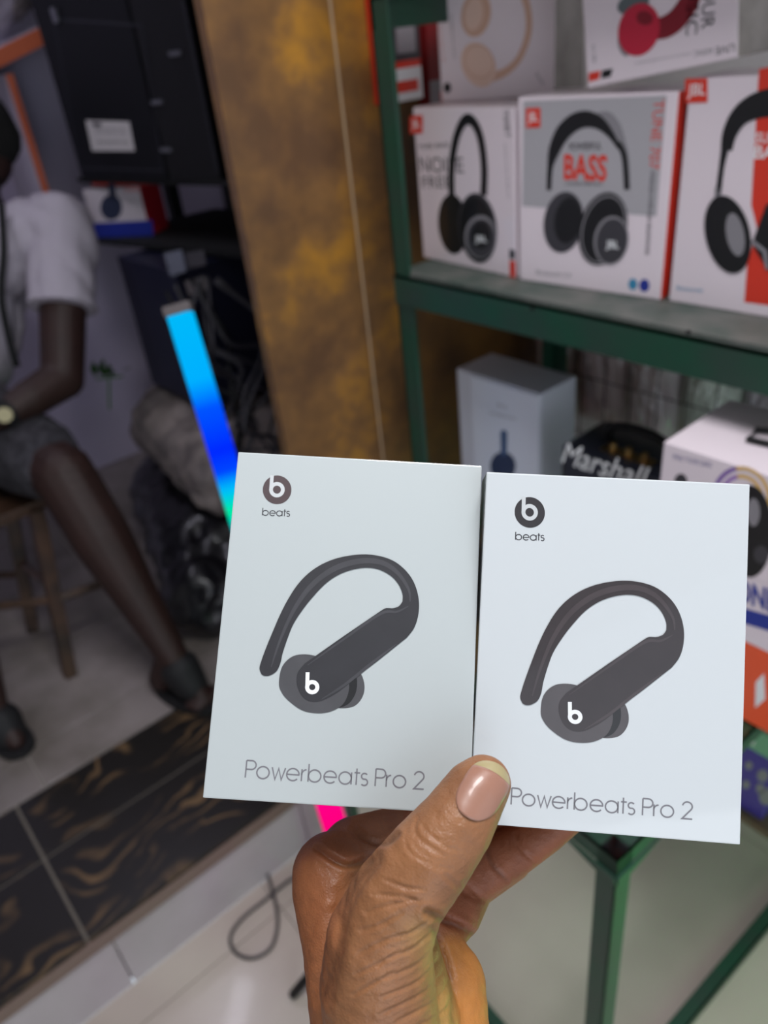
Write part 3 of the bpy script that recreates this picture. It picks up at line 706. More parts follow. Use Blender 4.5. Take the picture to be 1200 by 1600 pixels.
bm = bmesh.new(); fbox(bm, p_t - side * wv * 1.06 - nr * wv * .62 - ax * 0.016, side * wv * 2.12, nr * wv * 1.25, ax * 0.016, 0.002)
obj('end_cap', bm, mat('grey_cap', (96, 88, 90), 0.5), lb)
# foot: socket, and feet lying on the tiles
foot0 = Vector((p_b.x, p_b.y, 0)); hub = p_b - ax * 0.10
bm = bmesh.new(); tube(bm, [p_b - ax * 0.03, p_b + ax * 0.02], [0.026, 0.026], 18); obj('socket', bm, BLACK, lb)
bm = bmesh.new(); cyl(bm, hub - ax * 0.02 + nr * 0, hub + ax * 0.02, 0.027, seg=18); obj('collar', bm, BLACK, lb)
for tgt in (onz(456, 1556, 0.009), hub + Vector((0.02, 0.24, 0)), hub + Vector((0.0, -0.24, 0))):
    tgt = Vector((tgt.x, tgt.y, 0.009)); bm = bmesh.new(); n = 6
    tube(bm, [hub.lerp(tgt, k / n) for k in range(n)] + [hub.lerp(tgt, .98), tgt], [0.009] * n + [0.009, 0.005], 12); obj('leg', bm, BLACK, lb, smooth=True)

# cables on the pale floor
CAB = mat('grey_cable', (66, 60, 64), 0.5)
def cable(name, label, pxs, z, r=0.0035, m=CAB, n=8):
    pts = catmull([onz(x, y, z) if len(q) == 0 else onz(x, y, q[0]) for x, y, *q in pxs], n)
    bm = bmesh.new(); tube(bm, pts, r, 8); return tag(obj(name, bm, m, smooth=True), label, 'cable')
cable('looped_cable', 'grey cable lying in a drop-shaped loop on the pale tiles', [(429, 1262, 0.16), (420, 1300, 0.09), (416, 1352, 0.02), (428, 1400), (434, 1440), (424, 1480), (395, 1497), (368, 1488), (360, 1464), (378, 1436), (412, 1408), (452, 1376), (500, 1348)], 0.0045)
cable('floor_cable', 'dark cable crossing the pale tiles behind the hand', [(520, 1270), (480, 1310), (440, 1345), (416, 1364)], 0.010, 0.0045, BLACK)

# added green bar, unseen, put here to tint the floor under the table
green_fill = thing('light_bar', 'RGB light bar glowing green beside the display table, outside the view', 'lamp', (0.95, -0.2, 0))
gl = mat('green_diffuser', (60, 255, 90), 0.6, emis=8.0)
bm = bmesh.new(); cyl(bm, (0.72, -0.16, 0.02), (0.72, -0.16, 0.62), 0.02, seg=16); obj('diffuser', bm, gl, green_fill)
bm = bmesh.new(); cyl(bm, (0.72, -0.16, 0.0), (0.72, -0.16, 0.02), 0.06, 0.05, seg=24); obj('foot', bm, BLACK, green_fill)

#PART2
# ------------------------------------------------------------------ the dim back room
# orange edged shelf unit against the back wall
ou = thing('shelf_unit', 'white shelf unit with orange edging on the back wall beside the seated person', 'shelf', (0.75, 2.6, STEP_Z))
OE = mat('orange_edging', (214, 110, 74), 0.5)
a, b, c_, d_ = ony(-60, 136, 2.5), ony(70, 70, 2.5), ony(-60, 104, 2.5), ony(68, 44, 2.5)
bm = bmesh.new(); fbox(bm, a, b - a, (0, 0.018, 0), c_ - a, 0.001); obj('edging', bm, OE, ou)
bm = bmesh.new(); fbox(bm, a + Vector((0, 0.0185, 0)), b - a, (0, 0.228, 0), c_ - a, 0.001); obj('shelf', bm, mat('white_laminate', (190, 184, 196), 0.5), ou)
px_ = ony(10, 118, 2.5).x
obj('side_panel', bx(px_, px_ + 0.022, 2.519, 2.746, 1.12, 1.50), mat('white_laminate', (0, 0, 0)), ou)
obj('side_edging', bx(px_ + 0.003, px_ + 0.018, 2.50, 2.518, 1.12, 1.50), OE, ou)
random.seed(3)
for i, (px, lab) in enumerate(((12, 'pale grey wrapped bundle on the orange edged shelf'), (48, 'darker grey wrapped bundle on the orange edged shelf, next to the black cabinet'))):
    p = ony(px, 60 - px * 0.4, 2.6); z0 = (c_.z + (d_.z - c_.z) * ((px + 60) / 128)) + 0.004
    def crumple(me, s=i):
        for v in me.vertices: v.co += v.normal * 0.018 * noise.fractal(v.co * 14 + Vector((s, 0, 0)), 1, 2, 3)
    o = blob('wrapped_bundle', [[((p.x - 0.03, 2.62, z0 + 0.085), 0.06), ((p.x + 0.02, 2.62, z0 + 0.14), 0.065), ((p.x, 2.62, z0 + 0.21), 0.06)]], 0.01, mat('grey_wrap_%d' % i, ((168, 160, 176), (118, 110, 112))[i], 0.3, coat=0.5, bump=0.2), None, 3, crumple)
    tag(o, lab, 'bundle')

# black shelving with the cabinet
bs = thing('black_shelving', 'black metal shelving unit in the dim room, carrying a black cabinet', 'shelf', (1.0, 1.95, STEP_Z))
BX0, BX1, BY0, BY1 = 1.06, 1.30, 1.50, 2.34
for x, y in ((BX0 + .02, BY0), (BX1, BY0), (BX0 + .02, BY1), (BX1, BY1)):
    obj('upright', bx(x, x + 0.035, y - 0.035, y, STEP_Z + 0.001, 2.2, 0.002), BLACK, bs)
obj('back_panel', bx(1.34, 1.35, 1.12, BY1, STEP_Z + 0.001, 2.3), mat('soot_panel', (12, 12, 15), 0.8), bs)  # black sheet added to keep the gap behind the shelving dark
for z in (1.08, 1.235):
    bm = bmesh.new(); fbox(bm, (0.785 if z < 1.2 else 0.80, 2.24, z), (0.13, -0.60, 0), (0.40, 0.0, 0), (0, 0, 0.012)); obj('shelf', bm, BLACKM, bs)
rb, Fb, Wb, Hb = upright('equipment_cabinet', 'large black equipment cabinet with white paper label, high in the dim room', 'cabinet', 1.248, (128, 278), (262, 281), -40, 0.30, mat('blueblack_metal', (6, 7, 14), 0.6, spec=0.3), BLACK, height=0.46)
Fb.poly([Fb.pix([(134, 188), (202, 190), (211, 236), (144, 236)])], 'paper_label', mat('label_paper', (196, 190, 192), 0.7), rb, OFF)
Fb.poly([Fb.pix([(144, 191), (158, 192), (159, 198), (145, 197)])], 'label_print', INK2, rb, 2 * OFF)
for y in (203, 209, 224):
    Fb.textpx('SERIAL 0000 INPUT 220V', (148 + (y - 200) * .2, y), (196 + (y - 200) * .2, y + 1), 4, 'label_lettering', INK3 if y < 220 else INK2, rb, 2 * OFF)
Fb.ribbons([(Fb.pix([(84, 30), (124, 262), (254, 266), (222, 40)]), True)], 0.004, 'door_seam', mat('seam_grey', (34, 34, 44), 0.6), rb, OFF)
p = Fb.P(Fb.uv(88, 36), 0); bm = bmesh.new(); fbox(bm, p, Fb.u * 0.02, Fb.v * 0.03, Fb.n * 0.008, 0.001); obj('latch', bm, mat('grey_metal', (120, 120, 128), 0.4, metal=0.7), rb)
# dark slotted panel next to the cabinet
r7, F7, W7, H7 = upright('slotted_panel', 'tall black slotted panel with three grey clips beside the black cabinet', 'panel', 1.248, (266, 281), (345, 281), -40, 0.05, BLACK, height=0.46)
for (x, y) in ((276, 87), (248, 163), (262, 237)):
    p = F7.P(F7.uv(x, y), 0); bm = bmesh.new(); fbox(bm, p - F7.u * 0.018, F7.u * 0.036, F7.v * 0.009, F7.n * 0.006, 0.001); obj('clip', bm, mat('grey_metal', (0, 0, 0)), r7)
F7.ribbons([(F7.pix([(285, 0), (340, 270)]), False)], 0.006, 'slot', mat('seam_grey', (0, 0, 0)), r7, OFF)

# retail carton below the cabinet
r8, F8, W8, H8 = upright('gadget_box', 'red, white and blue gadget box with a dark device picture, below the black cabinet', 'box', 1.0925, (150, 372), (236, 368), 284, 0.10, mat('dull_white_card', (206, 196, 204), 0.5), mat('dark_red_card', (176, 30, 46), 0.5), height=0.125)
F8.poly([F8.pix([(143, 282), (232, 280), (233, 289), (144, 290)])], 'red_band', RED, r8, OFF)
F8.poly([F8.pix([(136, 349), (238, 344), (240, 368), (144, 372)])], 'blue_base', mat('strong_blue', (36, 50, 150), 0.5), r8, OFF)
F8.poly([F8.ellpx(174, 324, 17, 20)], 'printed_device', mat('device_blue', (48, 54, 78), 0.5), r8, 2 * OFF)
F8.poly([F8.pix([(168, 287), (180, 287), (182, 312), (172, 312)])], 'printed_device', mat('device_blue', (0, 0, 0)), r8, 2 * OFF)
F8.textpx('SMART', (196, 300), (222, 299), 7, 'lettering', RED, r8, OFF)
F8.textpx('audio set', (198, 316), (224, 315), 4, 'lettering', INK3, r8, OFF)

# navy cased computer on a grey sack
z9 = 0.72
r9, F9, W9, H9 = upright('computer_case', 'dark navy computer case with pale stickers, standing on a crumpled sack', 'computer', z9, (238, 598), (325, 640), 0, 0.24, mat('navy_case', (16, 20, 44), 0.45), NAVY, height=0.352)
F9.poly([F9.pix([(256, 396), (284, 390), (291, 424), (266, 432)])], 'sticker', mat('sticker_grey', (120, 124, 140), 0.5), r9, OFF)
F9.poly([F9.pix([(289, 396), (318, 390), (322, 414), (294, 420)])], 'sticker', INK2, r9, OFF)
F9.poly([F9.pix([(288, 440), (320, 432), (324, 452), (296, 462)])], 'sticker', mat('sticker_dull', (110, 104, 104), 0.5), r9, OFF)
F9.ribbons([(F9.pix([(200, 420), (248, 590)]), False)], 0.004, 'case_seam', BLACKM, r9, OFF)

def crump(me, amp=0.02, sc=9, off=0.0):
    for v in me.vertices:
        q = v.co * sc + Vector((off, off, 0)); v.co += v.normal * amp * (noise.fractal(q, 1, 2.1, 4) + 0.5 * (1 - abs(noise.noise(q * 1.7)) * 2))
sack = blob('sack', [[((0.80, 2.06, 0.58), 0.115), ((0.80, 1.72, 0.58), 0.115), ((0.92, 1.70, 0.58), 0.11), ((0.95, 2.02, 0.58), 0.11)], [((0.77, 2.0, 0.60), 0.10), ((0.74, 1.66, 0.56), 0.10)]], 0.012,
            mat('greyish_sack', (150, 138, 134), 0.7, c2=(96, 88, 88), scale=12, bump=0.4), None, 3, lambda me: crump(me, 0.016, 10))
for v in sack.data.vertices:
    if v.co.z > 0.712: v.co.z = 0.712 + (v.co.z - 0.712) * 0.1
tag(sack, 'crumpled grey-beige sack under the navy computer case', 'sack')
bag = blob('bag', [[((0.78, 2.0, 0.335), 0.13), ((0.74, 1.66, 0.335), 0.13), ((0.92, 1.72, 0.335), 0.13), ((0.92, 2.0, 0.335), 0.13)], [((0.68, 1.60, 0.31), 0.10), ((0.80, 1.46, 0.31), 0.10)], [(onz(322, 930, 0.30), 0.10), (onz(306, 850, 0.34), 0.12), (onz(268, 760, 0.36), 0.12), ((0.78, 2.0, 0.335), 0.12)]], 0.014,
           mat('black_film', (15, 14, 19), 0.35, coat=0.3, bump=0.5, scale=20), None, 3, lambda me: crump(me, 0.02, 9, 4))
for v in bag.data.vertices: v.co.z = max(v.co.z, STEP_Z + 0.002)
tag(bag, 'bulky crumpled black bag on the floor behind the bare shin', 'bag')
plant = thing('leafy_sprig', 'small green leafy sprig behind the seated elbow', 'plant', (0.62, 2.1, 0.72))
random.seed(5)
for k in range(9):
    p = at(150 + k * 5, 590 - (k % 3) * 6, 2.20); d = Vector((random.uniform(-1, 1), random.uniform(-1, 1), random.uniform(.2, 1))).normalized() * 0.05
    s_ = d.cross(Vector((0, 0, 1))).normalized() * 0.012; bm = bmesh.new()
    vs = [bm.verts.new(q) for q in (p, p + d * .5 + s_, p + d, p + d * .5 - s_)]; bm.faces.new(vs)
    bmesh.ops.solidify(bm, geom=bm.faces, thickness=0.0015); obj('leaf', bm, mat('leaf_green', (50, 98, 30), 0.5), plant)
bm = bmesh.new(); tube(bm, [at(150, 592, 2.2), at(192, 588, 2.2)], 0.003, 6); tube(bm, [at(170, 590, 2.2), at(171, 640, 2.22)], 0.003, 6); obj('stem', bm, mat('leaf_green', (0, 0, 0)), plant)

random.seed(12)
for k in range(9):
    x0 = random.uniform(0.70, 0.86); y0 = random.uniform(1.54, 1.62)
    pts = [(x0 + random.uniform(-.05, .05), y0, 1.075)]
    for j in range(1, 6): pts.append((x0 + random.uniform(-.07, .10), y0 + random.uniform(-.08, .0), 1.05 - j * 0.085 + random.uniform(-.03, .03)))
    bm = bmesh.new(); tube(bm, catmull(pts, 6), random.choice((0.004, 0.005, 0.006)), 7)
    o = obj('tangled_cable', bm, random.choice((BLACK, mat('dark_cable', (52, 50, 56), 0.5), mat('dark_cable', (0, 0, 0)))), smooth=True)
    tag(o, 'dark cable in the hanging tangle between the light bar and the mustard wall', 'cable', 'tangled cables beside the mustard wall')
cable('black_cable', 'thin black cable curving over the grey sack behind the light bar', [(300, 630, .68), (282, 665, .66), (272, 710, .58), (276, 760, .5), (310, 790, .46), (340, 800, .45)], 0.5, 0.005, BLACK)
def mesh_on(pxs, d): return [at(x, y, d) for x, y in pxs]

# ------------------------------------------------------------------ seated person, cut off by the frame
per = thing('person', 'person in white T-shirt and dark shorts seated on a wooden stool, one leg stretched out', 'person', (0.25, 1.75, STEP_Z))
P = at
hipL, kneeL, ankL = P(-25, 668, 2.0), P(100, 742, 1.72), P(268, 1022, 1.79)
hipR, kneeR = P(-150, 672, 2.02), P(-110, 770, 1.66)
ankR = Vector(onz(-10, 1110, 0.28)); toeR = Vector(onz(26, 1160, 0.222))
calf = kneeL.lerp(ankL, 0.33)
toeL = Vector(onz(318, 1092, 0.222)); heelL = Vector(onz(254, 1066, 0.226))
sh, el, wr = P(98, 352, 1.88), P(98, 592, 1.86), P(-4, 655, 1.74)
shR, elR = P(-190, 392, 1.98), P(-230, 600, 1.9)
neck, head = P(-36, 308, 1.95), P(-34, 230, 1.92)
chest, belly, pelv = P(-55, 420, 1.98), P(-70, 540, 2.0), P(-85, 655, 2.02)
hand0 = P(-60, 672, 1.68)
chains = [
 [(pelv, .13), (belly, .125), (chest, .14), (neck.lerp(chest, .3), .09), (neck, .055), (neck.lerp(head, .5), .056)],
 [(chest, .12), (sh, .06), (el.lerp(sh, .5), .058), (el, .052), (wr.lerp(el, .5), .046), (wr, .028), (hand0, .030)],
 [(chest, .12), (shR, .06), (elR, .046), (P(-150, 665, 1.78), .03)],
 [(pelv, .12), (hipL, .095), (kneeL.lerp(hipL, .5), .082), (kneeL, .070), (calf, .069), (kneeL.lerp(ankL, .7), .050), (ankL, .038), (heelL + Vector((0, 0, .012)), .032)],
 [(ankL, .034), (ankL.lerp(toeL, .5), .030), (toeL + Vector((0, 0, .004)), .02)],
 [(pelv, .12), (hipR, .095), (kneeR, .06), (kneeR.lerp(ankR, .35), .056), (ankR, .034)],
 [(ankR, .034), (ankR.lerp(toeR, .5), .03), (toeR + Vector((0, 0, .006)), .022)],
 [(head + Vector((0, 0, -.03)), .072), (head + Vector((0, 0, .03)), .082)],
]
face_d = (RT * -0.75 - FW * 0.55); face_d.z = -0.15; face_d.normalize(); face_s = face_d.cross(Vector((0, 0, 1))).normalized()
chains.append([(head + face_d * .035 + Vector((0, 0, -.065)), .045), (head + face_d * .02, .065)])
chains.append([(head + face_d * .078 + Vector((0, 0, .0)), .010), (head + face_d * .098 + Vector((0, 0, -.028)), .012)])
for s_ in (-1, 1): chains.append([(head + face_s * s_ * .078 + Vector((0, 0, .012)), .013), (head + face_s * s_ * .078 + Vector((0, 0, -.02)), .011)])
td = (toeL - heelL).normalized(); ts = td.cross(Vector((0, 0, 1))).normalized()
for k, o_ in enumerate((-.032, -.014, .002, .017, .03)):
    p = toeL + ts * o_; chains.append([(p - td * .02, .011), (p + td * (0.022 - abs(k - 0.5) * .004), .0125 if k == 0 else .009)])
fd = (hand0 - wr).normalized(); fs_ = fd.cross(Vector((0, 0, 1))).normalized()
for k in range(4):
    b0 = hand0 + fs_ * (-.027 + .018 * k); chains.append([(b0, .011), (b0 + fd * .045 - Vector((0, 0, .006)), .0095), (b0 + fd * (.075 - abs(k - 1.5) * .006) - Vector((0, 0, .025)), .008)])
chains.append([(hand0 - fd * .02 + fs_ * .03, .012), (hand0 + fd * .02 + fs_ * .055, .010), (hand0 + fd * .05 + fs_ * .06, .009)])
blob('body', chains, 0.006, SKIN2, per, 5)
SHIRT = mat('white_cotton', (172, 164, 176), 0.85, bump=0.15, scale=40)
def folds(me):
    for v in me.vertices:
        q = Vector((v.co.x * 9 + v.co.z * 3, v.co.y * 9, v.co.z * 2.2 + v.co.x * 3)); v.co += v.normal * 0.012 * (abs(noise.noise(q * 1.4)) * 2 - .5)
        t_ = (v.co - cuff).dot((el - sh).normalized())
        if 0 < t_ < .2 and (v.co - cuff).length < .16: v.co -= (el - sh).normalized() * t_ * .97
cuff = sh.lerp(el, .54)
blob('t_shirt', [[(pelv + Vector((0, 0, .06)), .155), (belly, .152), (chest, .168), (neck.lerp(chest, .42), .10), (neck.lerp(chest, .22), .07)],
                 [(chest, .135), (sh, .080), (cuff, .083), (cuff.lerp(el, .12), .083)], [(chest, .135), (shR, .08), (shR.lerp(elR, .6), .076)]], 0.008, SHIRT, per, 4, folds)
blob('shorts', [[(pelv, .15), (hipL, .118), (kneeL.lerp(hipL, .45), .104), (kneeL.lerp(hipL, .16), .088)], [(pelv, .15), (hipR, .118), (kneeR.lerp(hipR, .4), .10)]], 0.008,
     mat('charcoal_plaid', (62, 60, 66), 0.9, c2=(38, 36, 42), scale=60), per, 4, folds)
blob('hair', [[(head + Vector((0, 0, .052)) - face_d * .018, .083), (head + Vector((0, 0, .01)) - face_d * .035, .075)]], 0.006, mat('black_hair', (10, 9, 10), 0.95, bump=0.6, scale=250), per, 3)
blob('beard', [[(head + face_d * .05 + Vector((0, 0, -.085)), .036), (head + face_d * .01 + face_s * .045 + Vector((0, 0, -.07)), .03)], [(head + face_d * .05 + Vector((0, 0, -.085)), .036), (head + face_d * .01 - face_s * .045 + Vector((0, 0, -.07)), .03)]], 0.005, mat('black_hair', (0, 0, 0)), per, 3)
for s_ in (-1, 1):
    bm = bmesh.new(); bmesh.ops.create_uvsphere(bm, u_segments=16, v_segments=10, radius=.0115, matrix=Matrix.Translation(head + face_d * .074 + face_s * s_ * .03 + Vector((0, 0, .004)))); obj('eye', bm, mat('eye_white', (220, 215, 210), 0.2), per, True)
bm = bmesh.new(); fbox(bm, head + face_d * .086 - face_s * .022 + Vector((0, 0, -.062)), face_s * .044, face_d * .006, (0, 0, .010), .002); obj('mouth', bm, mat('dark_lips', (80, 36, 34), 0.5), per)
# watch
wd = (wr - el).normalized(); bm = bmesh.new(); c0 = wr.lerp(el, .10); tube(bm, [c0 - wd * .012, c0 + wd * .012], [.036, .034], 20); obj('watch_strap', bm, BLACKM, per)
bm = bmesh.new(); q = (CAM - c0).normalized(); cyl(bm, c0 + q * .030, c0 + q * .042, .017, seg=20); obj('watch_face', bm, mat('watch_metal', (150, 140, 110), 0.3, metal=0.8), per)
# bag strap over the shirt
pts = [P(2, 318, 1.80), P(6, 390, 1.79), P(2, 460, 1.80), P(12, 520, 1.84), P(26, 572, 1.88)]
bm = bmesh.new(); tube(bm, catmull(pts, 5), 0.009, 8); obj('strap', bm, BLACKM, per, True)
# sandals
def sandal(heel, toe, m, full=False):
    d = (toe - heel); d.z = 0; L = d.length; d.normalize(); s_ = d.cross(Vector((0, 0, 1))); out = []
    bm = bmesh.new(); n = 28
    for zz in (STEP_Z + 0.001, STEP_Z + 0.016):
        ring = []
        for k in range(n):
            t = 2 * PI * k / n; u = math.cos(t); w_ = math.sin(t) * (0.040 + 0.008 * u)
            p = heel.lerp(toe, .5) + d * (u * (L / 2 + 0.035)) + s_ * w_; ring.append(bm.verts.new((p.x, p.y, zz)))
        out.append(ring)
    bm.faces.new(out[0]); bm.faces.new(out[1])
    for k in range(n): bm.faces.new((out[0][k], out[0][(k + 1) % n], out[1][(k + 1) % n], out[1][k]))
    return bm
SAND = mat('black_rubber', (18, 17, 20), 0.7)
for heel, toe, ank in ((heelL, toeL, ankL), (ankR, toeR, ankR)):
    sd = obj('sandal', sandal(heel, toe, SAND), SAND, per)
    blob('strap', [[(ank.lerp(toe, .25) - Vector((0, 0, .012)), .048), (ank.lerp(toe, .58) - Vector((0, 0, .016)), .040)]], 0.006, SAND, sd, 3)

# wooden stool
st = thing('wooden_stool', 'dark brown wooden stool under the seated person', 'stool', (0.24, 1.8, STEP_Z))
lg = [(Vector(onz(110, 1056, STEP_Z + .001)), P(48, 762, 1.82)), (Vector(onz(52, 985, STEP_Z + .001)), P(12, 770, 1.98)),
      (Vector(onz(-120, 1090, STEP_Z + .001)), P(-80, 765, 1.80)), (Vector(onz(-130, 990, STEP_Z + .001)), P(-100, 765, 2.0))]
topz = 0.615
for a, b in lg:
    b = a + (b - a) * ((topz - a.z) / (b.z - a.z)); bm = bmesh.new(); tube(bm, [a, b], [.020, .023], 4); obj('leg', bm, WOOD, st)
cen = sum((b for _, b in lg), Vector()) / 4
obj('seat', bx(cen.x - .16, cen.x + .17, cen.y - .17, cen.y + .17, topz - .005, topz + .022, .004), WOOD, st)
for i, j in ((0, 1), (0, 2), (2, 3), (1, 3)):
    (a, b), (c, d) = lg[i], lg[j]; f = .5 if i == 0 and j == 1 else .42
    bm = bmesh.new(); tube(bm, [a.lerp(b, f), c.lerp(d, f)], .012, 4); obj('rung', bm, WOOD, st)
p0 = lg[0][0].lerp(lg[0][1], .42); bm = bmesh.new(); tube(bm, [p0, P(172, 908, 1.93)], .013, 4); obj('rung', bm, WOOD, st)

# ------------------------------------------------------------------ the two held boxes
BW, BH, BT = 0.092, 0.12392, 0.030
def white_shell(name, c):
    m = bpy.data.materials.new(name); m.use_nodes = True; nt = m.node_tree; b = nt.nodes['Principled BSDF']
    b.inputs['Base Color'].default_value = lin(c); b.inputs['Roughness'].default_value = 0.45
    b.inputs['Coat Weight'].default_value = 0.8; b.inputs['Coat Roughness'].default_value = 0.05; b.inputs['Coat IOR'].default_value = 1.45
    tc = nt.nodes.new('ShaderNodeTexCoord'); n = nt.nodes.new('ShaderNodeTexNoise'); n.inputs['Scale'].default_value = 38; n.inputs['Detail'].default_value = 1
    nt.links.new(tc.outputs['Object'], n.inputs['Vector'])
    bp = nt.nodes.new('ShaderNodeBump'); bp.inputs['Strength'].default_value = 0.35; bp.inputs['Distance'].default_value = 0.0006
    nt.links.new(n.outputs['Fac'], bp.inputs['Height']); nt.links.new(bp.outputs['Normal'], b.inputs['Coat Normal'])
    return m
PINK = mat('maroon_edge', (150, 110, 120), 0.5)
def rodr(v):
    v = Vector(v); a = v.length; return Matrix.Rotation(a, 3, v.normalized()) if a > 1e-9 else Matrix.Identity(3)
B0 = Matrix((RT, UP, -FW)).transposed()
def held(px, py, d, rv, label, shell, logo_c, prn):
    c = at(px, py, d); M = B0 @ rodr(rv); u, v, n = M.col[0].copy(), M.col[1].copy(), M.col[2].copy()
    O = c - u * BW / 2 - v * BH / 2
    t = thing('earphone_box', label, 'box', c - v * BH / 2 - n * BT / 2, 'shrink wrapped earphone boxes in the hand')
    bm = bmesh.new(); fbox(bm, O - n * BT, u * BW, v * BH, n * BT, 0.0005); obj('carton', bm, shell, t)
    return t, Face(O, u, v, n)
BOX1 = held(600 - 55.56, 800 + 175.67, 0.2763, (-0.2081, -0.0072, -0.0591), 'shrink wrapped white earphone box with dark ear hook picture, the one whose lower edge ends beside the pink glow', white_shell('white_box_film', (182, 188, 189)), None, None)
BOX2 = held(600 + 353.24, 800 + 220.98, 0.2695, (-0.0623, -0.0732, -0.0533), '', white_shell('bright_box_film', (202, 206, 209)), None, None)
BOX1[0]['label'] = 'shrink wrapped white earphone box on the light bar side, its charcoal earphone picture slightly dusty'
BOX2[0]['label'] = 'shrink wrapped white earphone box on the rack side, brighter, its earphone picture brown-black'
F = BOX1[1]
def z8(cx, cy): return F.uv(300 + cx / 2.5, 680 + cy / 2.5)
def sm(pts, closed=False, n=6): return [p.xy for p in catmull([(*z8(*p), 0) for p in pts], n, closed)]
hook_o = sm([(272, 934), (264, 912), (270, 885), (290, 830), (318, 762), (345, 700), (375, 642), (412, 585), (455, 540), (505, 506), (560, 483), (620, 470), (680, 466), (740, 474), (790, 493), (832, 526), (862, 566), (880, 612), (887, 662), (882, 712), (866, 756), (838, 792)])
body_lo = sm([(838, 792), (800, 822), (730, 878), (660, 932), (590, 990), (545, 1020), (500, 1040), (460, 1040), (428, 1018), (410, 975), (412, 930), (440, 892)])
body_up = [z8(440, 892), z8(600, 780), z8(735, 688)] + sm([(735, 688), (757, 676), (785, 676), (808, 668), (822, 650)])[1:]
hook_i = sm([(822, 650), (822, 620), (806, 582), (776, 549), (730, 525), (680, 518), (625, 526), (572, 546), (522, 580), (474, 630), (434, 680), (398, 735), (375, 790), (355, 850), (345, 893), (330, 922), (305, 938), (285, 940), (272, 934)])
outline = hook_o + body_lo[1:] + body_up[1:] + hook_i[1:-1]
inner = lambda k: None
disc = sm([(340, 965), (352, 905), (390, 866), (440, 856), (500, 868), (570, 905), (608, 950), (612, 1000), (590, 1050), (545, 1078), (490, 1086), (430, 1074), (375, 1035), (348, 1000)], True)
tip = sm([(620, 960), (655, 930), (672, 965), (672, 1005), (655, 1040), (625, 1062), (575, 1066), (560, 1050)], True)
tipd = sm([(600, 960), (638, 940), (645, 975), (636, 1015), (610, 1050), (572, 1064), (555, 1050)], True)
# raised highlights that the printed picture shows along hook and body
hl = sm([(310, 905), (345, 800), (400, 680), (470, 585), (560, 520), (660, 492), (740, 498), (800, 535), (845, 600), (852, 650)])
bev = sm([(452, 898), (600, 792), (738, 697), (800, 690), (845, 668)])
blo = sm([(505, 1032), (600, 972), (700, 892), (800, 815)])
b_stem = [z8(452, 926), z8(450.5, 984)]; b_c = (470, 984)
lg_c = (332.5, 213.5)
def cir(c, r, n=36, a0=0, a1=360): return [z8(c[0] + r * math.cos(math.radians(a0 + (a1 - a0) * k / n)), c[1] + r * math.sin(math.radians(a0 + (a1 - a0) * k / n))) for k in range(n)]
disc_l = cir(lg_c, 56, 48); ring_l = cir((332, 213), 23)
stem_l = [z8(313, 157), z8(309, 213)]
txt_o, txt_e = z8(208, 1337), z8(905, 1383); cap = (z8(208, 1270) - z8(208, 1337)).length
bt_o, bt_e = z8(275, 313), z8(381, 317); bcap = (z8(275, 284) - z8(275, 312)).length
k1 = 0.092 / 0.092
def prints(t, F, dark, mid, light, deep, logo, shell):
    o1 = 0.00006
    F.poly([tip], 'printed_ear_tip', mid, t, o1); F.poly([tipd], 'printed_tip_ring', deep, t, 2 * o1)
    F.poly([disc], 'printed_sensor_disc', mid, t, 3 * o1)
    F.poly([outline], 'printed_ear_hook', dark, t, 4 * o1)
    n = len(hl); F.ribbons([(hl, False)], [0.0018 * math.sin(PI * (i + .3) / n) + 0.0003 for i in range(n)], 'printed_sheen', light, t, 5 * o1)
    n = len(bev); F.ribbons([(bev, False)], [0.0008 * math.sin(PI * (i + .3) / n) + 0.0002 for i in range(n)], 'printed_sheen', light, t, 5 * o1)
    n = len(blo); F.ribbons([(blo, False)], [0.0010 * math.sin(PI * (i + .3) / n) + 0.0001 for i in range(n)], 'printed_sheen', light, t, 5 * o1)
    F.ribbons([(cir(b_c, 20), True)], 0.00142, 'printed_letter', WHT, t, 6 * o1); F.ribbons([(b_stem, False)], 0.00135, 'printed_letter', WHT, t, 7 * o1)
    F.poly([disc_l], 'logo_disc', logo, t, o1); F.ribbons([(ring_l, True)], 0.00140, 'logo_letter', shell, t, 2 * o1); F.ribbons([(stem_l, False)], 0.00135, 'logo_letter', shell, t, 3 * o1)
    stroke_text(F, 'beats', bt_o, bt_e, bcap, 0.00034, 'brand_lettering', INK2, t, o1)
    stroke_text(F, 'Powerbeats Pro 2', txt_o, txt_e, cap, 0.00052, 'title_lettering', GREYT, t, o1)
def pm(name, c): return mat(name, c, 0.4, coat=0.7, noise_amt=0.12, scale=120)
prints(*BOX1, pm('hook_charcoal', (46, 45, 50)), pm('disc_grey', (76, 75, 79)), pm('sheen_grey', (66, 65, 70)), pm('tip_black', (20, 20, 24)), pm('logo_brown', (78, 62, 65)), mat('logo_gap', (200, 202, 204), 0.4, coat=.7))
prints(*BOX2, pm('hook_brown', (50, 41, 44)), pm('disc_taupe', (78, 72, 75)), pm('sheen_taupe', (68, 58, 61)), pm('tip_dark', (24, 20, 24)), pm('logo_black', (48, 44, 48)), mat('logo_gap', (0, 0, 0)))

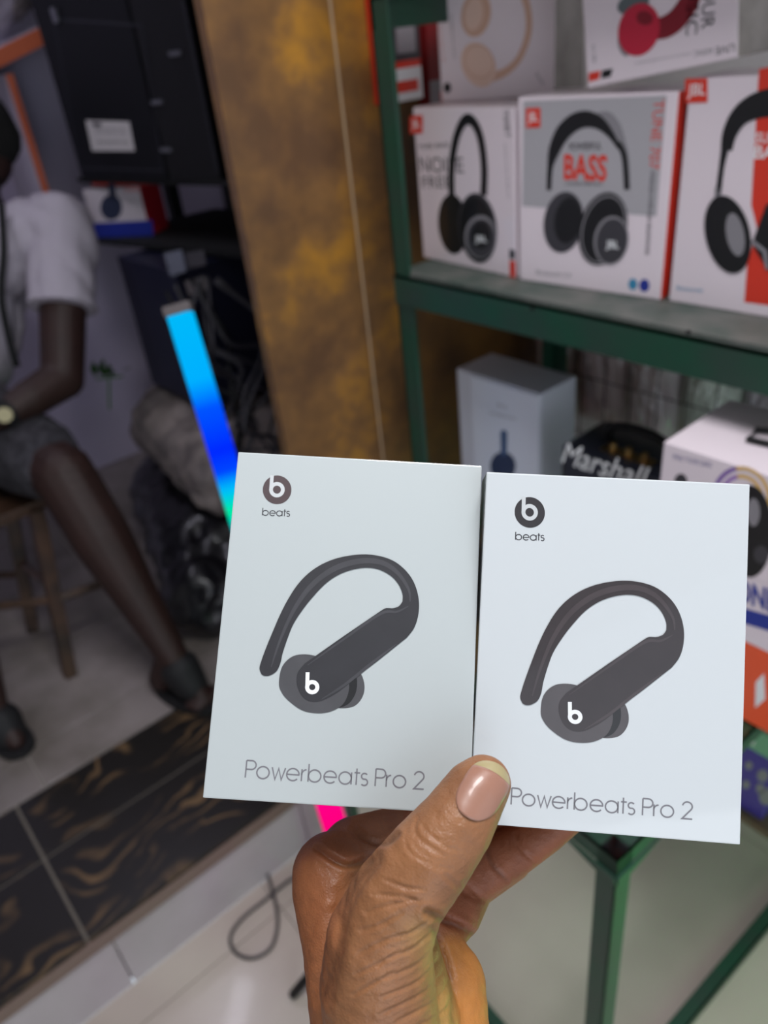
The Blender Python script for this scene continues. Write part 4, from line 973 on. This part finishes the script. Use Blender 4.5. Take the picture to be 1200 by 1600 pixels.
# ------------------------------------------------------------------ the hand that holds them
def J(px, py, d, rpx): return (at(px, py, d), rpx * d / FPX)
hand_chains = [
 # thumb: wrist root, base joint, knuckle, tip pad
 [J(600, 1640, .252, 92), J(590, 1540, .247, 92), J(592, 1470, .244, 84), J(622, 1402, .242, 74), J(668, 1344, .2415, 69), J(712, 1288, .2435, 60), J(741, 1240, .2465, 51), J(755, 1224, .248, 44)],
 # radial edge of the palm up to the index knuckle
 [J(600, 1800, .262, 125), J(590, 1680, .268, 96), J(560, 1560, .276, 80), J(545, 1470, .282, 74), J(524, 1390, .290, 68), J(520, 1366, .292, 64)],
 # index finger passing behind the box
 [J(524, 1380, .292, 66), J(556, 1336, .302, 58), J(620, 1310, .318, 48), J(700, 1270, .326, 40), J(770, 1240, .328, 37), J(830, 1215, .328, 31)],
 # middle finger, hidden behind the boxes
 [J(590, 1430, .305, 60), J(640, 1370, .322, 46), J(720, 1310, .338, 38), J(810, 1258, .338, 35), J(880, 1225, .336, 30)],
 # ring finger seen under the box
 [J(640, 1450, .300, 56), J(700, 1392, .312, 44), J(748, 1362, .318, 42), J(806, 1328, .324, 37), J(850, 1296, .328, 36), J(896, 1262, .330, 31)],
 # little finger folded under it
 [J(650, 1500, .295, 60), J(690, 1440, .300, 46), J(712, 1424, .306, 42), J(738, 1384, .322, 34), J(800, 1345, .340, 30)],
 # heel of the palm
 [J(640, 1480, .292, 72), J(690, 1540, .285, 70), J(690, 1610, .278, 76), J(690, 1700, .272, 80), J(650, 1800, .265, 100)],
 [J(600, 1500, .268, 90), J(620, 1600, .266, 100), J(620, 1720, .262, 110)],
 # forearm leaving the view
 [J(620, 1720, .262, 118), J(610, 1900, .262, 124), J(595, 2150, .262, 145)],
]
def seg_dist(p, pts):
    best = np.full(len(p), 1e9); 
    for a, b in zip(pts[:-1], pts[1:]):
        a, b = np.array(a, float), np.array(b, float); ab = b - a
        t = np.clip(((p - a) @ ab) / (ab @ ab), 0, 1); best = np.minimum(best, np.linalg.norm(p - (a + t[:, None] * ab), axis=1))
    return best
def cat2(pts): return [(q.x, q.y) for q in catmull([(x, y, 0) for x, y in pts], 5)]
c2 = lambda l: [(440 + x / 2.5, 1150 + y / 2.5) for x, y in l]
CREASE = [  # (polyline in the photo, depth mm, half width px, near limit, far limit of depth)
 (c2([(530, 318), (520, 372), (560, 420), (640, 470)]), .45, 3.0), (c2([(482, 400), (500, 452), (590, 505), (660, 520)]), .35, 3.0), (c2([(590, 395), (660, 440), (720, 450)]), .3, 2.5),
 (c2([(545, 345), (600, 400), (680, 405)]), .25, 2.5), (c2([(520, 440), (580, 480), (640, 495)]), .22, 2.5),
 (c2([(140, 440), (210, 488), (262, 506), (340, 482)]), 1.6, 5), (c2([(282, 372), (335, 408), (400, 420), (450, 385)]), 1.4, 5),
 (c2([(345, 490), (275, 585), (232, 680), (214, 800), (190, 905), (168, 1010)]), 2.0, 13),
 (c2([(590, 745), (615, 800), (645, 880), (664, 990), (674, 1130)]), .9, 5),
 (c2([(800, 455), (830, 512), (878, 560)]), .8, 3.5), (c2([(915, 388), (940, 448), (1000, 498)]), .6, 3.5), (c2([(715, 575), (790, 640)]), .6, 4), (c2([(570, 690), (680, 738), (768, 788)]), 2.0, 6),
 (c2([(640, 545), (700, 600), (760, 640)]), .5, 4)]
for l in (((430, 800), (520, 760), (580, 715)), ((420, 870), (520, 825), (592, 760)), ((400, 950), (540, 885), (612, 800)), ((390, 1020), (540, 955), (628, 850)), ((380, 1090), (560, 1000), (642, 905)), ((450, 1115), (600, 1035), (655, 955)),
          ((480, 1160), (630, 1080), (665, 1020)), ((300, 760), (380, 740), (470, 690)), ((300, 850), (400, 800), (480, 770)), ((290, 930), (380, 890), (460, 840)), ((280, 1010), (370, 960), (440, 920)), ((330, 690), (420, 660), (520, 640)), ((400, 560), (480, 590), (560, 600)), ((360, 620), (450, 625), (540, 645))):
    CREASE.append((c2(list(l)), .62, 2.8))
CREASE = [(cat2(q[0]), *q[1:]) for q in CREASE]
def sstep(x, a, b): t = np.clip((x - a) / (b - a), 0, 1); return t * t * (3 - 2 * t)
def carve(me):
    n = len(me.vertices); co = np.empty(n * 3); me.vertices.foreach_get('co', co); co = co.reshape(-1, 3)
    no = np.empty(n * 3); me.vertices.foreach_get('normal', no); no = no.reshape(-1, 3)
    rel = co - np.array(CAM); zc = rel @ np.array(FW); px = 600 + FPX * (rel @ np.array(RT)) / zc; py = 800 - FPX * (rel @ np.array(UP)) / zc
    p = np.stack([px, py], 1); facing = np.clip(-(no * rel).sum(1) / np.linalg.norm(rel, axis=1) * 1.6, 0, 1)
    disp = np.zeros(n)
    for pts, dep, wd in CREASE:
        lo = np.array(pts).min(0) - wd * 4; hi = np.array(pts).max(0) + wd * 4
        idx = np.where(((p > lo) & (p < hi)).all(1) & (facing > 0))[0]
        if len(idx):
            d = seg_dist(p[idx], pts); ends = np.minimum(np.linalg.norm(p[idx] - pts[0], axis=1), np.linalg.norm(p[idx] - pts[-1], axis=1))
            disp[idx] -= dep * 0.001 * np.exp(-(d / wd) ** 2) * facing[idx] * (0.45 + 0.55 * np.clip(ends / 18, 0, 1))
            disp[idx] += dep * 0.00025 * np.exp(-((d - wd * 2) / wd) ** 2) * facing[idx]
    co += no * disp[:, None]; me.vertices.foreach_set('co', co.reshape(-1)); me.update()
    # skin colours: back of the hand, thumb, paler palm, redder inner fingers
    back, thumb, palm, heel, fing = (np.array(lin(c)[:3]) for c in ((150, 92, 56), (146, 99, 64), (176, 140, 74), (182, 120, 58), (146, 84, 54)))
    c = np.tile(thumb, (n, 1))
    def blend(m, col):
        nonlocal c; c = c * (1 - m[:, None]) + col * m[:, None]
    blend(sstep(560 - px + (py - 1400) * -0.15, -10, 60) , back)
    thenar = cat2(c2([(560, 690), (602, 770), (640, 880), (662, 990), (690, 1300)]))
    dth = seg_dist(p, thenar)
    blend(np.exp(-(dth / 38) ** 2) * (zc < .272) * sstep(py, 1410, 1480) * .85, palm)
    side = (px - np.interp(py, [1380, 1430, 1458, 1510, 1590, 1800], [640, 664, 680, 696, 708, 720]))
    far = np.maximum(sstep(zc, .268, .276) * (px > 630), sstep(side, 0, 12) * sstep(py, 1430, 1460))
    blend(far * sstep(py, 1440, 1480), heel); blend(far * (1 - sstep(py, 1440, 1480)), fing)
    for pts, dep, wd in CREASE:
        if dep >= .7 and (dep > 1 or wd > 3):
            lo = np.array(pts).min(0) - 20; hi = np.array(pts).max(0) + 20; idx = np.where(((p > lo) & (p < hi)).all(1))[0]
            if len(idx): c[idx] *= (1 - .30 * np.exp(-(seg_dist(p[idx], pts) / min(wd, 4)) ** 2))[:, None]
    blend(((zc > .28) & (px < 640) & (py < 1345)) * .6, fing)
    ca = me.color_attributes.new('tone', 'FLOAT_COLOR', 'POINT'); ca.data.foreach_set('color', np.concatenate([c, np.ones((n, 1))], 1).reshape(-1))
def skin():
    m = bpy.data.materials.new('brown_skin'); m.use_nodes = True; nt = m.node_tree; b = nt.nodes['Principled BSDF']
    at_ = nt.nodes.new('ShaderNodeAttribute'); at_.attribute_name = 'tone'
    tc = nt.nodes.new('ShaderNodeTexCoord')
    n = nt.nodes.new('ShaderNodeTexNoise'); n.inputs['Scale'].default_value = 90; n.inputs['Detail'].default_value = 5
    nt.links.new(tc.outputs['Object'], n.inputs['Vector'])
    r = nt.nodes.new('ShaderNodeValToRGB'); r.color_ramp.elements[0].position = .3; r.color_ramp.elements[1].position = .7
    r.color_ramp.elements[0].color = (.80, .76, .74, 1); r.color_ramp.elements[1].color = (1.08, 1.06, 1.04, 1)
    nt.links.new(n.outputs['Fac'], r.inputs['Fac'])
    mx = nt.nodes.new('ShaderNodeMix'); mx.data_type = 'RGBA'; mx.blend_type = 'MULTIPLY'; mx.inputs[0].default_value = 1
    nt.links.new(at_.outputs['Color'], mx.inputs[6]); nt.links.new(r.outputs['Color'], mx.inputs[7]); nt.links.new(mx.outputs[2], b.inputs['Base Color'])
    v = nt.nodes.new('ShaderNodeTexVoronoi'); v.feature = 'DISTANCE_TO_EDGE'; v.inputs['Scale'].default_value = 900
    nt.links.new(tc.outputs['Object'], v.inputs['Vector'])
    bp = nt.nodes.new('ShaderNodeBump'); bp.inputs['Strength'].default_value = .35; bp.inputs['Distance'].default_value = .0004
    nt.links.new(v.outputs['Distance'], bp.inputs['Height'])
    b2 = nt.nodes.new('ShaderNodeBump'); b2.inputs['Strength'].default_value = .5; b2.inputs['Distance'].default_value = .001
    n2 = nt.nodes.new('ShaderNodeTexNoise'); n2.inputs['Scale'].default_value = 320; n2.inputs['Detail'].default_value = 3
    nt.links.new(tc.outputs['Object'], n2.inputs['Vector']); nt.links.new(n2.outputs['Fac'], b2.inputs['Height']); nt.links.new(bp.outputs['Normal'], b2.inputs['Normal'])
    nt.links.new(b2.outputs['Normal'], b.inputs['Normal'])
    b.inputs['Roughness'].default_value = .48; b.inputs['Subsurface Weight'].default_value = .12; b.inputs['Subsurface Radius'].default_value = (1, .4, .2); b.inputs['Subsurface Scale'].default_value = .003
    return m
hp = thing('person', 'brown-skinned hand reaching up from below, thumb pressing the two white earphone boxes together', 'person', at(620, 1720, .262))
hand = blob('hand', hand_chains, 0.00075, skin(), hp, 16, carve)

# thumb nail laid on the thumb's surface
dg = bpy.context.evaluated_depsgraph_get(); hb_ = BVHTree.FromObject(hand, dg)
def on_hand(px, py, lift=0.0):
    h = hb_.ray_cast(CAM, ray(px, py).normalized())
    return (h[0] + h[1] * lift, h[1]) if h[0] is not None and (h[0] - CAM).dot(FW) < .2535 else (None, None)
def nail(cx, cy, ux, uy, La, Wa, name, m, t0=-1.0, t1=1.0, lift=.00035):
    N = 18; bm = bmesh.new(); g = []
    for i in range(N + 1):
        t = t0 + (t1 - t0) * i / N; row = []
        wdt = Wa * (1 - max(0, -t) ** 3.2 * .55) * (1 - max(0, t) ** 4 * .28)
        for j in range(N + 1):
            s_ = j / N * 2 - 1; bow = -(s_ * s_) * (5 if t < 0 else 7) * (1 if t > 0 else -.6) * abs(t)
            x = cx + ux * (t * La + bow) + -uy * s_ * wdt; y = cy + uy * (t * La + bow) + ux * s_ * wdt
            p, nn = on_hand(x, y, lift * (1.4 - .9 * s_ * s_))
            row.append(bm.verts.new(p) if p is not None else None)
        g.append(row)
    for i in range(N):
        for j in range(N):
            q = (g[i][j], g[i + 1][j], g[i + 1][j + 1], g[i][j + 1])
            if all(q): bm.faces.new(q)
    r = bmesh.ops.extrude_face_region(bm, geom=list(bm.faces))
    for v in [v for v in r['geom'] if isinstance(v, bmesh.types.BMVert)]: v.co += (CAM - v.co).normalized() * .00025
    return obj(name, bm, m, hand, True)
NX, NY = .50, -.866
nail(753, 1237, NX, NY, 47, 35, 'thumbnail', mat('nail_pink', (156, 112, 94), .36, coat=.3), -1.0, .74)
nail(753, 1237, NX, NY, 47, 35, 'nail_edge', mat('nail_edge_cream', (166, 152, 112), .35, coat=.2), .74, 1.04, .0003)
